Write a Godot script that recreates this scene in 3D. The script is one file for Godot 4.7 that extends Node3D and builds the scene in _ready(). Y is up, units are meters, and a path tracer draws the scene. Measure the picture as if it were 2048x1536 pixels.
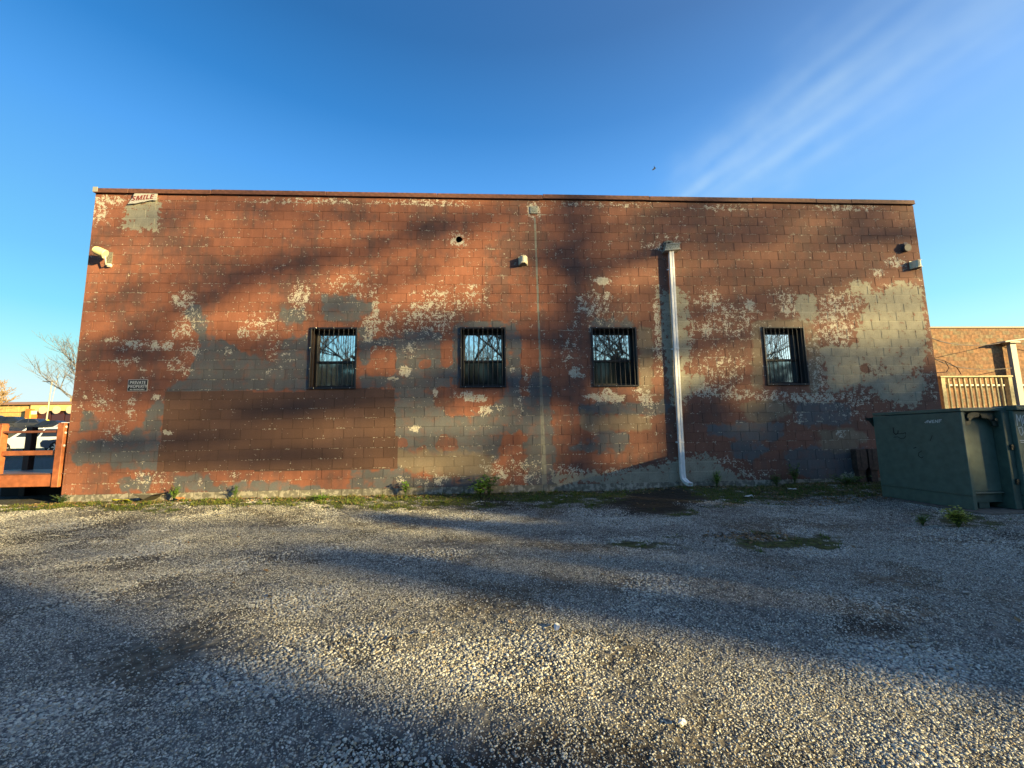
extends Node3D
# A painted concrete-block building behind a gravel lot, low evening sun from behind right.
const EYE := Vector3(0, 1.23, 8.7587)
const LX := -8.285
const RX := 10.0
const TOP := 6.47
const Y0 := 0.228
const CH := 0.2032
const BL := 0.4064
const TX0 := -8.32
const TY0 := -0.05
const TW := 18.36
const TH := 6.62
const PW := 2048
const PH := 738
const SUN := Vector3(1.8, 0.45, 1.0)
const HD := Vector3(0.8742, 0, 0.4856)
const PD := Vector3(0.4856, 0, -0.8742)
const EXPO := 3.3

var rng := RandomNumberGenerator.new()
var taken := {}
var M := {}
var hn := FastNoiseLite.new()
var cn := FastNoiseLite.new()

const GRAY := [[-6.26, 4.01, -5.93, 4.01, -5.82, 3.41, -5.48, 3.29, -5.12, 3.07, -4.76, 2.92, -4.2, 2.67, -3.72, 2.81, -3.69, 2.23, -5.16, 2.23, -6.52, 2.2, -6.54, 1.46, -6.51, 0.67, -7.15, 0.72, -7.63, 0.83, -8.14, 0.78, -8.21, 1.04, -8.13, 1.28, -7.54, 1.3, -7.22, 1.39, -6.85, 1.56, -6.89, 1.78, -6.63, 2.06, -6.48, 2.31, -6.06, 2.51, -6.02, 2.84, -5.93, 3.29, -6.2, 3.71],
	[-8.08, 1.85, -7.79, 1.85, -7.75, 1.45, -8.04, 1.43],
	[-4.36, 3.96, -3.87, 3.96, -3.86, 3.63, -4.35, 3.63],
	[-3.47, 4.27, -2.88, 4.25, -2.72, 4.14, -2.43, 4.08, -2.45, 3.9, -2.79, 3.71, -3.43, 3.69],
	[-4.21, 3.37, -3.74, 3.37, -3.7, 2.27, -4.28, 2.28, -4.45, 2.71],
	[-2.72, 3.55, -2.48, 3.55, -2.46, 2.77, -2.7, 2.77],
	[-2.44, 3.36, -2.06, 3.36, -2.03, 3.06, -2.43, 3.04],
	[-1.97, 3.36, -1.72, 3.44, -1.03, 3.45, -1.01, 2.68, -0.66, 2.68, -0.66, 2.25, -2.67, 2.26, -2.7, 2.52, -1.96, 2.51],
	[-0.72, 3.64, 0.24, 3.67, 0.56, 3.62, 0.69, 3.27, 0.65, 2.4, 0.59, 2.11, 0.35, 2.11, 0.37, 3.55, -0.6, 3.55, -0.62, 2.26, -0.8, 2.26, -0.8, 2.84],
	[-1.97, 2.22, -1.17, 2.21, -1.17, 1.87, -0.92, 1.83, -0.92, 1.69, -0.2, 1.68, 0.22, 1.98, 0.3, 1.46, 0.21, 0.95, 0.05, 0.6, -0.41, 0.51, -1.32, 0.6, -1.88, 0.6, -1.89, 1.23, -1.95, 1.27],
	[-2.82, 0.6, -1.92, 0.6, -1.32, 0.45, -0.81, 0.36, -0.2, 0.5, 0.2, 0.44, 0.2, 0.19, -2.8, 0.23],
	[0.22, 1.98, 0.54, 2.19, 0.77, 1.98, 0.76, 1.35, 0.32, 1.26],
	[0.89, 2.67, 1.29, 2.4, 1.31, 1.34, 1.35, 0.17, 0.8, 0.18, 0.73, 0.94],
	[2.23, 3.71, 3.14, 3.71, 3.13, 3.57, 2.23, 3.57],
	[2.34, 1.93, 3.42, 1.87, 3.86, 1.95, 3.85, 1.71, 3.41, 1.63, 1.91, 1.67, 1.91, 1.9],
	[1.57, 1, 2.31, 1.12, 2.47, 1.01, 2.09, 0.87],
	[2.32, 1.43, 2.96, 1.24, 2.83, 0.85, 2.19, 0.86],
	[4.65, 1.4, 5.82, 1.49, 6.36, 1.38, 6.22, 1.06, 5.34, 1.07, 4.69, 1.17],
	[6.31, 0.85, 7.22, 0.94, 8.33, 0.81, 8.25, 0.18, 7.02, 0.18, 6.33, 0.42],
	[6.64, 1.86, 7.89, 1.85, 7.83, 1.36, 6.7, 1.37],
	[7.18, 1.67, 7.75, 1.66, 7.74, 1.52, 7.17, 1.53],
	[-5.52, 0.32, -4.57, 0.44, -3.39, 0.27, -3.39, 0.17, -5.51, 0.17],
	[-7.23, 0.54, -6.67, 0.58, -6.64, 0.24, -7.2, 0.26],
	[-6.2, 0.57, -5.53, 0.51, -5.51, 0.27, -6.17, 0.23],
	[5.11, 1.02, 5.56, 1.07, 5.98, 0.85, 5.52, 0.6, 5.09, 0.76]]
const TAN := [[5.85, 3.71, 7.18, 3.71, 7.33, 3.02, 7.24, 2.13, 6.97, 2.02, 7.13, 3.53, 6.06, 3.53, 5.94, 2.25, 5.72, 2.03],
	[3.25, 3.57, 3.56, 3.54, 3.47, 1.95, 3.22, 2.06],
	[1.89, 1.69, 3.41, 1.63, 3.39, 1.29, 1.89, 1.31],
	[7.14, 1.26, 7.82, 1.3, 8.26, 1.14, 7.76, 0.77, 7.09, 0.83],
	[5.4, 1.88, 6.31, 1.97, 6.61, 1.59, 5.59, 1.39],
	[-2.14, 1.29, -1.83, 0.98, 0, 0.9, 0.1, 0.44, -1.52, 0.48, -1.87, 0.68]]
const BROWN := [[-6.5, 2.23, -3.75, 2.2, -3.76, 2.25, -1.97, 2.24, -1.95, 1.27, -1.89, 1.26, -1.88, 0.6, -6.53, 0.64]]
const BARE := [[-7.65, 6.27, -7, 6.39, -6.96, 5.68, -7.6, 5.64],
	[8.72, 4.29, 9.42, 4.61, 9.94, 4.44, 9.9, 3.7, 9.83, 3.01, 9.68, 2.61, 9.14, 2.5, 8.39, 2.62, 8.17, 3.02, 8.35, 3.71],
	[8.23, 2.51, 9.7, 2.47, 9.69, 2.11, 9.38, 1.72, 8.65, 1.89, 8.41, 2.12],
	[3.79, 4.39, 4.09, 4.39, 4.21, 1.94, 3.91, 1.82, 3.8, 3.04],
	[3.98, 2.54, 4.62, 2.54, 4.68, 2.32, 4.31, 2.07, 4.02, 2.05],
	[2.27, 0.25, 2.7, 0.45, 3.67, 0.62, 4.13, 0.7, 4.66, 0.81, 4.77, 0.58, 5.17, 0.36, 5.48, 0.21, 5.47, 0.07, 2.27, 0.14],
	[4.1, 4.45, 4.38, 4.33, 4.36, 2.81, 4.16, 2.7],
	[6.89, 4.28, 7.36, 4.28, 7.35, 3.71, 6.94, 3.65],
	[7.35, 3.13, 8.16, 3.13, 8.28, 2.23, 7.45, 2.02],
	[8.23, 4.64, 8.75, 4.53, 8.64, 4.17, 8.18, 4.29],
	[2.69, 0.24, 1.23, 0.27, 1.24, 0.42, 2.28, 0.45]]
const REDP := [[-1.53, 1, -1.32, 1.08, -1.32, 0.82, -1.48, 0.81],
	[-1.12, 1.07, -0.97, 1.3, -0.66, 1.19, -0.66, 0.96, -1.02, 0.92],
	[-1.01, 3.31, -0.82, 3.3, -0.82, 2.71, -0.99, 2.71],
	[-1.45, 2.85, -1.26, 2.9, -1.26, 2.68, -1.42, 2.65],
	[-1.95, 1.22, -1.71, 1.22, -1.71, 1.04, -1.95, 1.04],
	[-1.13, 2.18, -0.75, 2.17, -0.77, 1.87, -1.13, 1.87],
	[-0.92, 1.84, -0.42, 1.84, -0.45, 1.69, -0.9, 1.7],
	[-2.47, 3.17, -1.97, 3.17, -1.98, 2.53, -2.42, 2.53],
	[-0.82, 2.68, -0.77, 2.31, -0.63, 2.26, -0.63, 2.1, -0.82, 2.12]]
const BLOB := [-7.14, 3.19, 0.53, 0.14, 0.55, -7.67, 3.31, 0.14, 0.07, 0.7, -7.24, 3.21, 0.13, 0.08, 0.8, -6.8, 3.19, 0.08, 0.08, 1, -6.55, 3.15, 0.11, 0.1, 1, -6.29, 4.14, 0.24, 0.19, 0.9, -6.14, 3.71, 0.25, 0.27, 0.7, -6.33, 3.45, 0.2, 0.15, 0.7, -6.08, 3.08, 0.22, 0.21, 0.7, -7.31, 2.86, 0.25, 0.09, 0.7, -6.38, 2.77, 0.15, 0.19, 0.5, -6.93, 2.69, 0.24, 0.05, 0.6, -6.15, 2.64, 0.12, 0.11, 0.7, -6.66, 2.11, 0.11, 0.09, 0.9, -7.15, 1.94, 0.08, 0.18, 0.9, -7.8, 2.07, 0.38, 0.3, 0.45, -7.4, 1.37, 0.28, 0.25, 0.45, -3.97, 4.25, 0.21, 0.29, 0.8, -3.95, 3.92, 0.25, 0.22, 0.6, -4.7, 3.6, 0.41, 0.32, 0.5, -5.04, 3.44, 0.14, 0.13, 0.7, -5.36, 3.05, 0.1, 0.09, 0.8, -4.31, 2.97, 0.25, 0.31, 0.5, -4.49, 2.6, 0.08, 0.08, 0.6, -2.4, 3.98, 0.07, 0.24, 1, -2.48, 3.6, 0.17, 0.2, 0.9, -2.54, 3.33, 0.12, 0.13, 0.9, -2.24, 3.44, 0.32, 0.43, 0.5, -1.35, 3.71, 0.63, 0.49, 0.6, -1.66, 3.06, 0.19, 0.19, 0.7, -1.75, 2.61, 0.12, 0.12, 1.6, -2.01, 2.46, 0.12, 0.04, 1.2, -2.94, 4.42, 0.63, 0.33, 0.45, -1.04, 4.04, 0.54, 0.44, 0.5, -0.29, 4.26, 0.32, 0.28, 0.5, -4.06, 6.36, 1.17, 0.08, 0.6, -1.27, 6.37, 1.21, 0.08, 0.65, 2.53, 6.41, 1.38, 0.09, 0.5, 8.32, 6.4, 0.85, 0.11, 0.7, 5.43, 6.35, 0.71, 0.1, 0.5, -7.98, 6.32, 0.4, 0.11, 0.8, -8.14, 6.04, 0.18, 0.24, 0.8, -0.63, 5.52, 0.21, 0.19, 0.8, 1.03, 6.23, 0.18, 0.19, 0.9, -3.43, 6.39, 0.54, 0.07, 0.5, 4.09, 5.56, 0.35, 0.12, 0.4, 3.74, 5.41, 0.23, 0.12, 0.6, 2.51, 4.59, 0.19, 0.08, 1.5, 2.33, 4.16, 0.44, 0.2, 0.6, 2.61, 4.27, 0.1, 0.1, 0.9, 2.21, 3.93, 0.31, 0.09, 0.7, 1.83, 2.55, 0.11, 0.1, 1.2, 1.99, 2.48, 0.08, 0.05, 1, 1.74, 3.05, 0.27, 0.44, 0.45, 2.42, 3.71, 0.55, 0.28, 0.45, 2.29, 2.02, 0.24, 0.09, 1.2, 2.62, 1.99, 0.26, 0.1, 1.2, 2.51, 2.13, 0.13, 0.08, 1.2, 3.27, 2.06, 0.2, 0.19, 0.8, 3.42, 1.82, 0.2, 0.24, 0.7, 3.71, 3.48, 0.11, 0.97, 0.9, 4.35, 3.48, 0.17, 0.45, 0.7, 4.21, 3.93, 0.23, 0.23, 0.7, 4.32, 3.03, 0.16, 0.34, 0.7, 4.41, 2.29, 0.32, 0.21, 1.1, 4.91, 4.16, 0.32, 0.26, 0.65, 4.75, 3.48, 0.16, 0.16, 0.9, 5.82, 4.03, 0.12, 0.16, 1, 5.33, 3.71, 0.69, 0.45, 0.55, 5.02, 2.59, 0.56, 0.55, 0.5, 4.54, 2.13, 0.44, 0.16, 0.75, 5.42, 2.04, 0.67, 0.11, 0.7, 6.2, 2.03, 0.34, 0.12, 0.75, 6.73, 3.94, 0.26, 0.18, 0.8, 6.87, 4.17, 0.47, 0.21, 0.6, 7.76, 3.71, 0.47, 0.58, 0.66, 7.81, 3.13, 0.35, 0.58, 0.66, 7.33, 3.02, 0.29, 0.46, 0.55, 7.49, 2.35, 0.46, 0.33, 0.75, 6.99, 1.95, 0.68, 0.14, 0.85, 7.91, 2.01, 0.69, 0.34, 0.55, 9.36, 5.07, 0.25, 0.12, 0.9, 8.93, 4.82, 0.13, 0.12, 1, 9.41, 4.5, 0.48, 0.1, 0.8, 9.8, 2.22, 0.17, 0.34, 0.55, 9.96, 3.7, 0.12, 0.95, 0.35, 8.17, 4.17, 0.71, 0.29, 0.6, 7.74, 1.58, 0.46, 0.16, 0.4, 6.54, 4.28, 0.35, 0.12, 0.5, 6.72, 1.54, 0.14, 0.14, 0.7, 7.16, 1.48, 0.08, 0.11, 0.7, 7.58, 1.15, 0.15, 0.09, 0.6, 7.7, 0.24, 0.21, 0.12, 1.2, 5.29, 0.55, 0.22, 0.12, 0.5, 5.49, 0.34, 0.33, 0.12, 0.5, 4.75, 0.61, 0.44, 0.13, 0.6, 1.55, 0.52, 0.42, 0.1, 0.65, 0, 0.65, 0.23, 0.18, 0.6, 0.21, 0.49, 0.2, 0.18, 0.7, 0.82, 0.43, 0.21, 0.18, 0.6, 1.91, 0.45, 0.32, 0.09, 0.7, 2.65, 0.39, 0.4, 0.13, 0.9, 3.24, 0.46, 0.58, 0.11, 0.9, -0.09, 1.78, 0.13, 0.13, 1.1, -0.25, 2.02, 0.23, 0.09, 1.1, -0.51, 2.1, 0.19, 0.09, 0.9, -1.13, 2.16, 0.06, 0.08, 1.2, 0.22, 1.83, 0.12, 0.11, 0.6, -1.53, 1.42, 0.11, 0.07, 1.2, -1.82, 0.36, 0.11, 0.1, 0.9, -1.02, 0.35, 0.18, 0.11, 0.7, -5.05, 0.55, 0.17, 0.05, 0.7, -6.8, 0.49, 0.12, 0.12, 0.7, -5.71, 0.42, 0.06, 0.1, 0.8, 0.64, 1.98, 0.08, 0.4, 0.6, 0.81, 2.4, 0.08, 0.3, 0.6, 0.5, 2.62, 0.05, 0.12, 0.9, -6.38, 1.39, 0.09, 0.02, 1.6, -6.46, 1.43, 0.02, 0.04, 1.6, -1.22, 0.37, 0.41, 0.14, 0.5, -6.66, 0.44, 0.57, 0.19, 0.45, 0.72, 0.53, 0.41, 0.31, 0.5]
const SHADE := [[0.16, 72, -7.22, 5.71, -6.54, 6.12, -5.74, 6.4],
	[0.24, 75, -7.63, 3.19, -6.47, 3.87, -5.21, 4.52, -3.59, 5, -1.91, 5.47, -0.83, 5.91, 0.27, 6.22],
	[0.096, 70, -8.4, 3.71, -7.38, 4.13, -6.22, 4.57, -4.83, 5.02],
	[0.176, 73, -3.74, 3.87, -2.73, 4.31, -1.89, 4.65, -1.26, 5.04],
	[0.104, 70, -1.46, 3.65, -0.18, 4.02, 0.9, 4.32],
	[0.224, 74, 0.92, 5.29, 2.27, 5.56, 4, 5.94, 5.57, 6.56],
	[0.16, 71, 4.1, 5.65, 6, 6.06, 7.82, 6.35, 9.81, 6.51],
	[0.192, 76, 5.06, 4.6, 7.09, 5.09, 8.57, 5.46, 10.2, 5.77],
	[0.208, 72, 4.44, 3.91, 6.53, 4.26, 8.25, 4.82, 10.1, 5.11],
	[0.176, 75, 4.27, 3.15, 5.78, 3.57, 7.43, 3.91, 10.1, 4.27],
	[0.16, 72, 1.31, 3.05, 2.63, 3.46, 3.97, 3.71],
	[0.24, 74, -8.45, 2.38, -6.51, 2.06, -4.26, 2.01, -1.85, 2.37, -0.82, 2.63],
	[0.208, 77, -8.05, 1.28, -6.46, 1.41, -4.83, 1.58, -3.45, 1.72, -2.25, 1.86],
	[0.176, 74, 0.2, 0.14, 0.32, 1.15, 0.64, 1.98, 1.04, 3.05],
	[0.096, 71, -3.49, 2.75, -2.28, 3.06, -0.82, 3.49, 0.24, 3.71],
	[0.192, 73, 1.07, 1.98, 2.34, 1.75, 3.75, 1.95, 5.21, 2.26, 7.3, 2.68, 10.05, 3.12],
	[0.224, 76, 4.48, 1.4, 6.26, 1.47, 8.59, 1.9, 10.05, 2.33],
	[0.24, 74, 1.03, 0.53, 2.81, 0.39, 5.53, 0.81, 8.36, 1.03],
	[0.08, 70, 5.47, 2.59, 6.85, 2.78, 8.26, 3.02],
	[0.064, 71, -5.37, 5.46, -4.45, 5.69, -3.62, 5.93],
	[0.112, 72, -6.39, 0.57, -5.07, 0.74, -3.61, 0.77, -2.81, 0.4],
	[0.16, 75, 1.9, 4.61, 2.22, 4.16, 1.96, 3.26],
	[0.16, 72, 1.24, 4.83, 3.03, 4.96, 5.01, 5.45, 6.69, 5.83],
	[0.192, 77, 1.33, 3.93, 3.1, 4.16, 4.71, 4.51],
	[0.144, 73, 2.82, 2.82, 4.83, 3.03, 6.21, 3.25, 7.81, 3.13],
	[0.16, 71, 6.31, 1.92, 7.94, 2.23, 10.16, 3.01],
	[0.16, 72, 7.87, 5.72, 9.11, 5.92, 10.23, 5.97],
	[0.16, 75, 1.29, 2.4, 2.37, 2.5, 3.49, 3.04],
	[0.128, 78, 1.17, 6.23, 2.29, 6.01, 3.56, 6.39, 5.08, 6.39],
	[0.16, 73, -8.43, 3.09, -7.54, 2.78, -6.56, 2.67],
	[0.176, 75, -8.31, 1.09, -7.27, 0.98, -6.43, 1.06]]
const GSHADE := [[0.144, 72, -3.43, 5.46, -3.35, 5.13, -2.94, 5.04, -2.18, 5.19],
	[0.126, 74, -5.24, 2.98, -3.51, 3.7, -2.27, 4.32, -1.35, 4.46],
	[0.09, 70, -5.73, 3.35, -4.11, 3.92, -2.59, 4.56],
	[0.144, 73, -2.71, 3.01, -1.84, 2.95, -0.47, 3.72, 0.59, 4.43],
	[0.081, 71, -1.71, 5.51, -1.26, 5.42, -0.66, 5.52],
	[0.072, 70, -7.49, 1.72, -4.72, 2.48, -2.84, 2.14]]
# window openings: left, right, bottom, top
const WIN := [[-3.70, -2.76, 2.262, 3.53], [-0.60, 0.35, 2.262, 3.53], [2.22, 3.19, 2.255, 3.53], [6.06, 6.99, 2.255, 3.53]]

# ---------------------------------------------------------------- helpers
func numbered(called: String) -> String:
	if not taken.has(called):
		taken[called] = 0
		return called
	taken[called] += 1
	return "%s_%03d" % [called, taken[called]]

func thing(called: String, label: String, category: String, at := Vector3.ZERO, turn := 0.0, group := "") -> Node3D:
	var o := Node3D.new()
	o.name = numbered(called)
	add_child(o)
	o.position = at
	o.rotation.y = turn
	tag(o, label, category, group)
	return o

func tag(o: Node, label: String, category: String, group := "") -> void:
	o.set_meta("label", label)
	o.set_meta("category", category)
	if group != "":
		o.set_meta("group", group)

func inst(called: String, mesh: Mesh, m: Material, parent: Node = null) -> MeshInstance3D:
	var o := MeshInstance3D.new()
	o.name = called if parent else numbered(called)
	o.mesh = mesh
	if m:
		o.material_override = m
	if parent:
		parent.add_child(o, true)
	else:
		add_child(o)
	return o

func obj(called: String, st: SurfaceTool, m: Material, parent: Node = null) -> MeshInstance3D:
	return inst(called, st.commit(), m, parent)

func struct(called: String, st: SurfaceTool, m: Material, label: String) -> MeshInstance3D:
	var o := obj(called, st, m)
	o.set_meta("kind", "structure")
	o.set_meta("label", label)
	return o

func copy_of(o: Node3D, at: Vector3, turn: float, label := "") -> Node3D:
	var c: Node3D = o.duplicate()
	c.name = numbered(String(o.name))
	add_child(c)
	c.position = at
	c.rotation.y = turn
	if label != "":
		c.set_meta("label", label)
	return c

func mat(r: float, g: float, b: float, rough := 0.85, metal := 0.0) -> StandardMaterial3D:
	var m := StandardMaterial3D.new()
	m.albedo_color = Color(r, g, b).linear_to_srgb()
	m.roughness = rough
	m.metallic = metal
	return m

func worn(m: StandardMaterial3D, scale: float, low := 0.75, seed_ := 3, bump := 0.0) -> StandardMaterial3D:
	var nt := NoiseTexture2D.new()
	nt.width = 256
	nt.height = 256
	nt.seamless = true
	var n := FastNoiseLite.new()
	n.seed = seed_
	n.frequency = 0.02
	n.fractal_octaves = 5
	nt.noise = n
	var gr := Gradient.new()
	gr.set_color(0, Color(low, low, low))
	gr.set_color(1, Color(1, 1, 1))
	nt.color_ramp = gr
	m.albedo_texture = nt
	m.uv1_triplanar = true
	m.uv1_world_triplanar = true
	m.uv1_scale = Vector3.ONE * scale
	if bump > 0.0:
		var nn := NoiseTexture2D.new()
		nn.width = 256
		nn.height = 256
		nn.seamless = true
		nn.noise = n
		nn.as_normal_map = true
		nn.bump_strength = bump
		m.normal_enabled = true
		m.normal_texture = nn
	return m

func sst() -> SurfaceTool:
	var st := SurfaceTool.new()
	st.begin(Mesh.PRIMITIVE_TRIANGLES)
	return st

func tri(st: SurfaceTool, a: Vector3, b: Vector3, c: Vector3, out: Vector3) -> void:
	var n := (b - a).cross(c - a).normalized()
	if n.dot(out) < 0.0:
		n = -n
		var t := b
		b = c
		c = t
	st.set_normal(n)
	st.add_vertex(a)
	st.set_normal(n)
	st.add_vertex(c)
	st.set_normal(n)
	st.add_vertex(b)

func quad(st: SurfaceTool, a: Vector3, b: Vector3, c: Vector3, d: Vector3, out: Vector3) -> void:
	tri(st, a, b, c, out)
	tri(st, a, c, d, out)

func box(st: SurfaceTool, c: Vector3, s: Vector3, e := 0.0, bs := Basis.IDENTITY) -> void:
	var h := s * 0.5
	e = minf(e, minf(h.x, minf(h.y, h.z)) * 0.6)
	for ax in 3:
		var u := (ax + 1) % 3
		var v := (ax + 2) % 3
		for sg in [-1.0, 1.0]:
			var q := []
			for k in [[-1, -1], [1, -1], [1, 1], [-1, 1]]:
				var p := Vector3.ZERO
				p[ax] = sg * h[ax]
				p[u] = k[0] * (h[u] - e)
				p[v] = k[1] * (h[v] - e)
				q.append(c + bs * p)
			var o := Vector3.ZERO
			o[ax] = sg
			quad(st, q[0], q[1], q[2], q[3], bs * o)
	if e <= 0.0:
		return
	for ax in 3:
		var u := (ax + 1) % 3
		var v := (ax + 2) % 3
		for su in [-1.0, 1.0]:
			for sv in [-1.0, 1.0]:
				var p := Vector3.ZERO
				var q := Vector3.ZERO
				p[u] = su * h[u]
				p[v] = sv * (h[v] - e)
				q[u] = su * (h[u] - e)
				q[v] = sv * h[v]
				var d := Vector3.ZERO
				d[ax] = h[ax] - e
				var o := Vector3.ZERO
				o[u] = su
				o[v] = sv
				quad(st, c + bs * (p - d), c + bs * (p + d), c + bs * (q + d), c + bs * (q - d), bs * o)
	for sx in [-1.0, 1.0]:
		for sy in [-1.0, 1.0]:
			for sz in [-1.0, 1.0]:
				var k := Vector3(sx, sy, sz)
				var i := h - Vector3(e, e, e)
				tri(st, c + bs * (k * Vector3(h.x, i.y, i.z)), c + bs * (k * Vector3(i.x, h.y, i.z)), c + bs * (k * Vector3(i.x, i.y, h.z)), bs * k)

func slab(x0: float, x1: float, y0: float, y1: float, z0: float, z1: float, e := 0.0) -> SurfaceTool:
	var st := sst()
	box(st, Vector3((x0 + x1) / 2, (y0 + y1) / 2, (z0 + z1) / 2), Vector3(x1 - x0, y1 - y0, z1 - z0), e)
	return st

func tube(st: SurfaceTool, pts: Array, rad: Array, n := 8, caps := true) -> void:
	var rings := []
	var side := Vector3.ZERO
	for i in pts.size():
		var d: Vector3
		if i == 0:
			d = pts[1] - pts[0]
		elif i == pts.size() - 1:
			d = pts[i] - pts[i - 1]
		else:
			d = pts[i + 1] - pts[i - 1]
		d = d.normalized()
		if i == 0:
			side = d.cross(Vector3.UP if absf(d.y) < 0.9 else Vector3.RIGHT).normalized()
		else:
			side = (side - d * side.dot(d)).normalized()
		var up := d.cross(side)
		var ring := []
		for k in n:
			var a := TAU * k / n
			ring.append([side * cos(a) + up * sin(a), pts[i]])
		rings.append(ring)
	for i in pts.size() - 1:
		for k in n:
			var k2 := (k + 1) % n
			var r0: float = rad[i]
			var r1: float = rad[i + 1]
			var a = rings[i][k]
			var b = rings[i][k2]
			var c = rings[i + 1][k2]
			var d2 = rings[i + 1][k]
			for w in [[a, r0], [c, r1], [b, r0], [a, r0], [d2, r1], [c, r1]]:
				st.set_normal(w[0][0])
				st.add_vertex(w[0][1] + w[0][0] * w[1])
	if caps:
		for e in [0, pts.size() - 1]:
			var o: Vector3 = (pts[0] - pts[1]) if e == 0 else (pts[e] - pts[e - 1])
			for k in range(1, n - 1):
				var r: float = rad[e]
				tri(st, pts[e] + rings[e][0][0] * r, pts[e] + rings[e][k][0] * r, pts[e] + rings[e][k + 1][0] * r, o)

func prism(st: SurfaceTool, poly: PackedVector2Array, z0: float, z1: float, t := Transform3D.IDENTITY) -> void:
	if Geometry2D.is_polygon_clockwise(poly):
		poly.reverse()
	var ids := Geometry2D.triangulate_polygon(poly)
	for z in [z0, z1]:
		var o := t.basis * Vector3(0, 0, 1.0 if z == maxf(z0, z1) else -1.0)
		for i in range(0, ids.size(), 3):
			tri(st, t * Vector3(poly[ids[i]].x, poly[ids[i]].y, z), t * Vector3(poly[ids[i + 1]].x, poly[ids[i + 1]].y, z), t * Vector3(poly[ids[i + 2]].x, poly[ids[i + 2]].y, z), o)
	for i in poly.size():
		var a := poly[i]
		var b := poly[(i + 1) % poly.size()]
		var o2 := t.basis * Vector3(b.y - a.y, a.x - b.x, 0)
		quad(st, t * Vector3(a.x, a.y, z0), t * Vector3(b.x, b.y, z0), t * Vector3(b.x, b.y, z1), t * Vector3(a.x, a.y, z1), o2)

func rectp(x0: float, x1: float, y0: float, y1: float) -> PackedVector2Array:
	return PackedVector2Array([Vector2(x0, y0), Vector2(x1, y0), Vector2(x1, y1), Vector2(x0, y1)])

func stroke(pts: Array, w: float, z: float) -> SurfaceTool:
	# a flat painted line about a millimetre thick, in the x-y plane
	var st := sst()
	for i in pts.size() - 1:
		var a: Vector2 = pts[i]
		var b: Vector2 = pts[i + 1]
		var n := (b - a).orthogonal().normalized() * w * 0.5
		var e := (b - a).normalized() * w * 0.3
		prism(st, PackedVector2Array([a - n - e, b - n + e, b + n + e, a + n - e]), z, z + 0.0012 + 0.0002 * i)
	return st

func letters(s: String, size: float, depth: float, m: Material, parent: Node, called := "lettering", bold := true) -> MeshInstance3D:
	var tm := TextMesh.new()
	var f := SystemFont.new()
	f.font_names = PackedStringArray(["Droid Sans"])
	if bold:
		f.font_weight = 700
	tm.font = f
	tm.text = s
	tm.font_size = 64
	tm.pixel_size = size / 64.0
	tm.depth = depth
	return inst(called, tm, m, parent)

func smooth(a: float, b: float, x: float) -> float:
	return smoothstep(a, b, x)

# ---------------------------------------------------------------- terrain
func gh(x: float, z: float) -> float:
	var far := maxf(0.0, -x - 9.5)
	var hill := 0.0
	if far > 0.0:
		if far < 24.0:
			hill = 0.68 * pow(far / 24.0, 1.3)
		elif far < 52.0:
			hill = 0.68 + (far - 24.0) * 0.1043
		elif far < 72.0:
			hill = 3.6 + (far - 52.0) * 0.08
		else:
			hill = 5.2
	var lot := smooth(-13.0, -9.5, x)
	var lift := 0.085 * smooth(2.3, 0.2, z) + 0.07 * smooth(5.2, 6.6, x) * smooth(5.0, 3.2, z) * smooth(-2.0, 0.5, z)
	lift += 0.05 * smooth(2.6, 4.0, x) * smooth(6.0, 4.6, x) * smooth(1.0, 0.0, z)
	var n := hn.get_noise_2d(x * 6.0, z * 6.0) * 0.022 + hn.get_noise_2d(x * 30.0, z * 30.0) * 0.009
	var near := smooth(40.0, 12.0, absf(x) + absf(z - 4.0))
	return hill + lift * lot + n * near

func moss_at(x: float, z: float) -> float:
	# how much green grows at a spot of the lot
	var n := cn.get_noise_2d(x * 22.0, z * 40.0) * 0.5 + cn.get_noise_2d(x * 90.0 + 50.0, z * 90.0) * 0.35
	var v := 0.0
	var reach := 0.95 + 0.6 * smooth(-4.0, -1.0, x) + 0.35 * smooth(0.0, 3.0, x) - 0.3 * smooth(7.0, 9.0, x)
	v = maxf(v, smooth(reach + 0.35, reach * 0.35, z) * smooth(-0.1, 0.12, z))
	v = maxf(v, 0.95 * smooth(1.0, 0.2, Vector2((x - 2.75) / 0.75, (z - 1.6) / 1.2).length()))
	v = maxf(v, 0.62 * smooth(1.0, 0.1, Vector2((x - 3.3) / 1.1, (z - 4.0) / 0.75).length()))
	v = maxf(v, 0.5 * smooth(1.0, 0.1, Vector2((x - 1.9) / 1.0, (z - 3.9) / 0.5).length()))
	v = maxf(v, 0.6 * smooth(1.0, 0.1, Vector2((x + 5.8) / 2.2, (z - 0.9) / 0.5).length()))
	v = maxf(v, 0.6 * smooth(1.0, 0.2, Vector2((x - 6.4) / 1.4, (z - 1.2) / 0.9).length()))
	v = maxf(v, 0.55 * smooth(1.0, 0.2, Vector2((x - 6.2) / 0.7, (z - 3.4) / 0.7).length()))
	return clampf(v + n * minf(1.9, v * 5.0) - minf(0.22, v * 0.6) - 0.14 * smooth(-2.0, -5.0, x) * smooth(0.0, 0.3, v), 0.0, 1.0)

func wet_at(x: float, z: float) -> float:
	var n := cn.get_noise_2d(x * 40.0, z * 40.0) * 0.6
	return clampf(smooth(1.1, 0.62, Vector2((x - 3.0 - 0.45 * (1.2 - z)) / 0.95, (z - 1.2) / 1.2).length() + n * 0.6), 0.0, 1.0)

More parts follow.
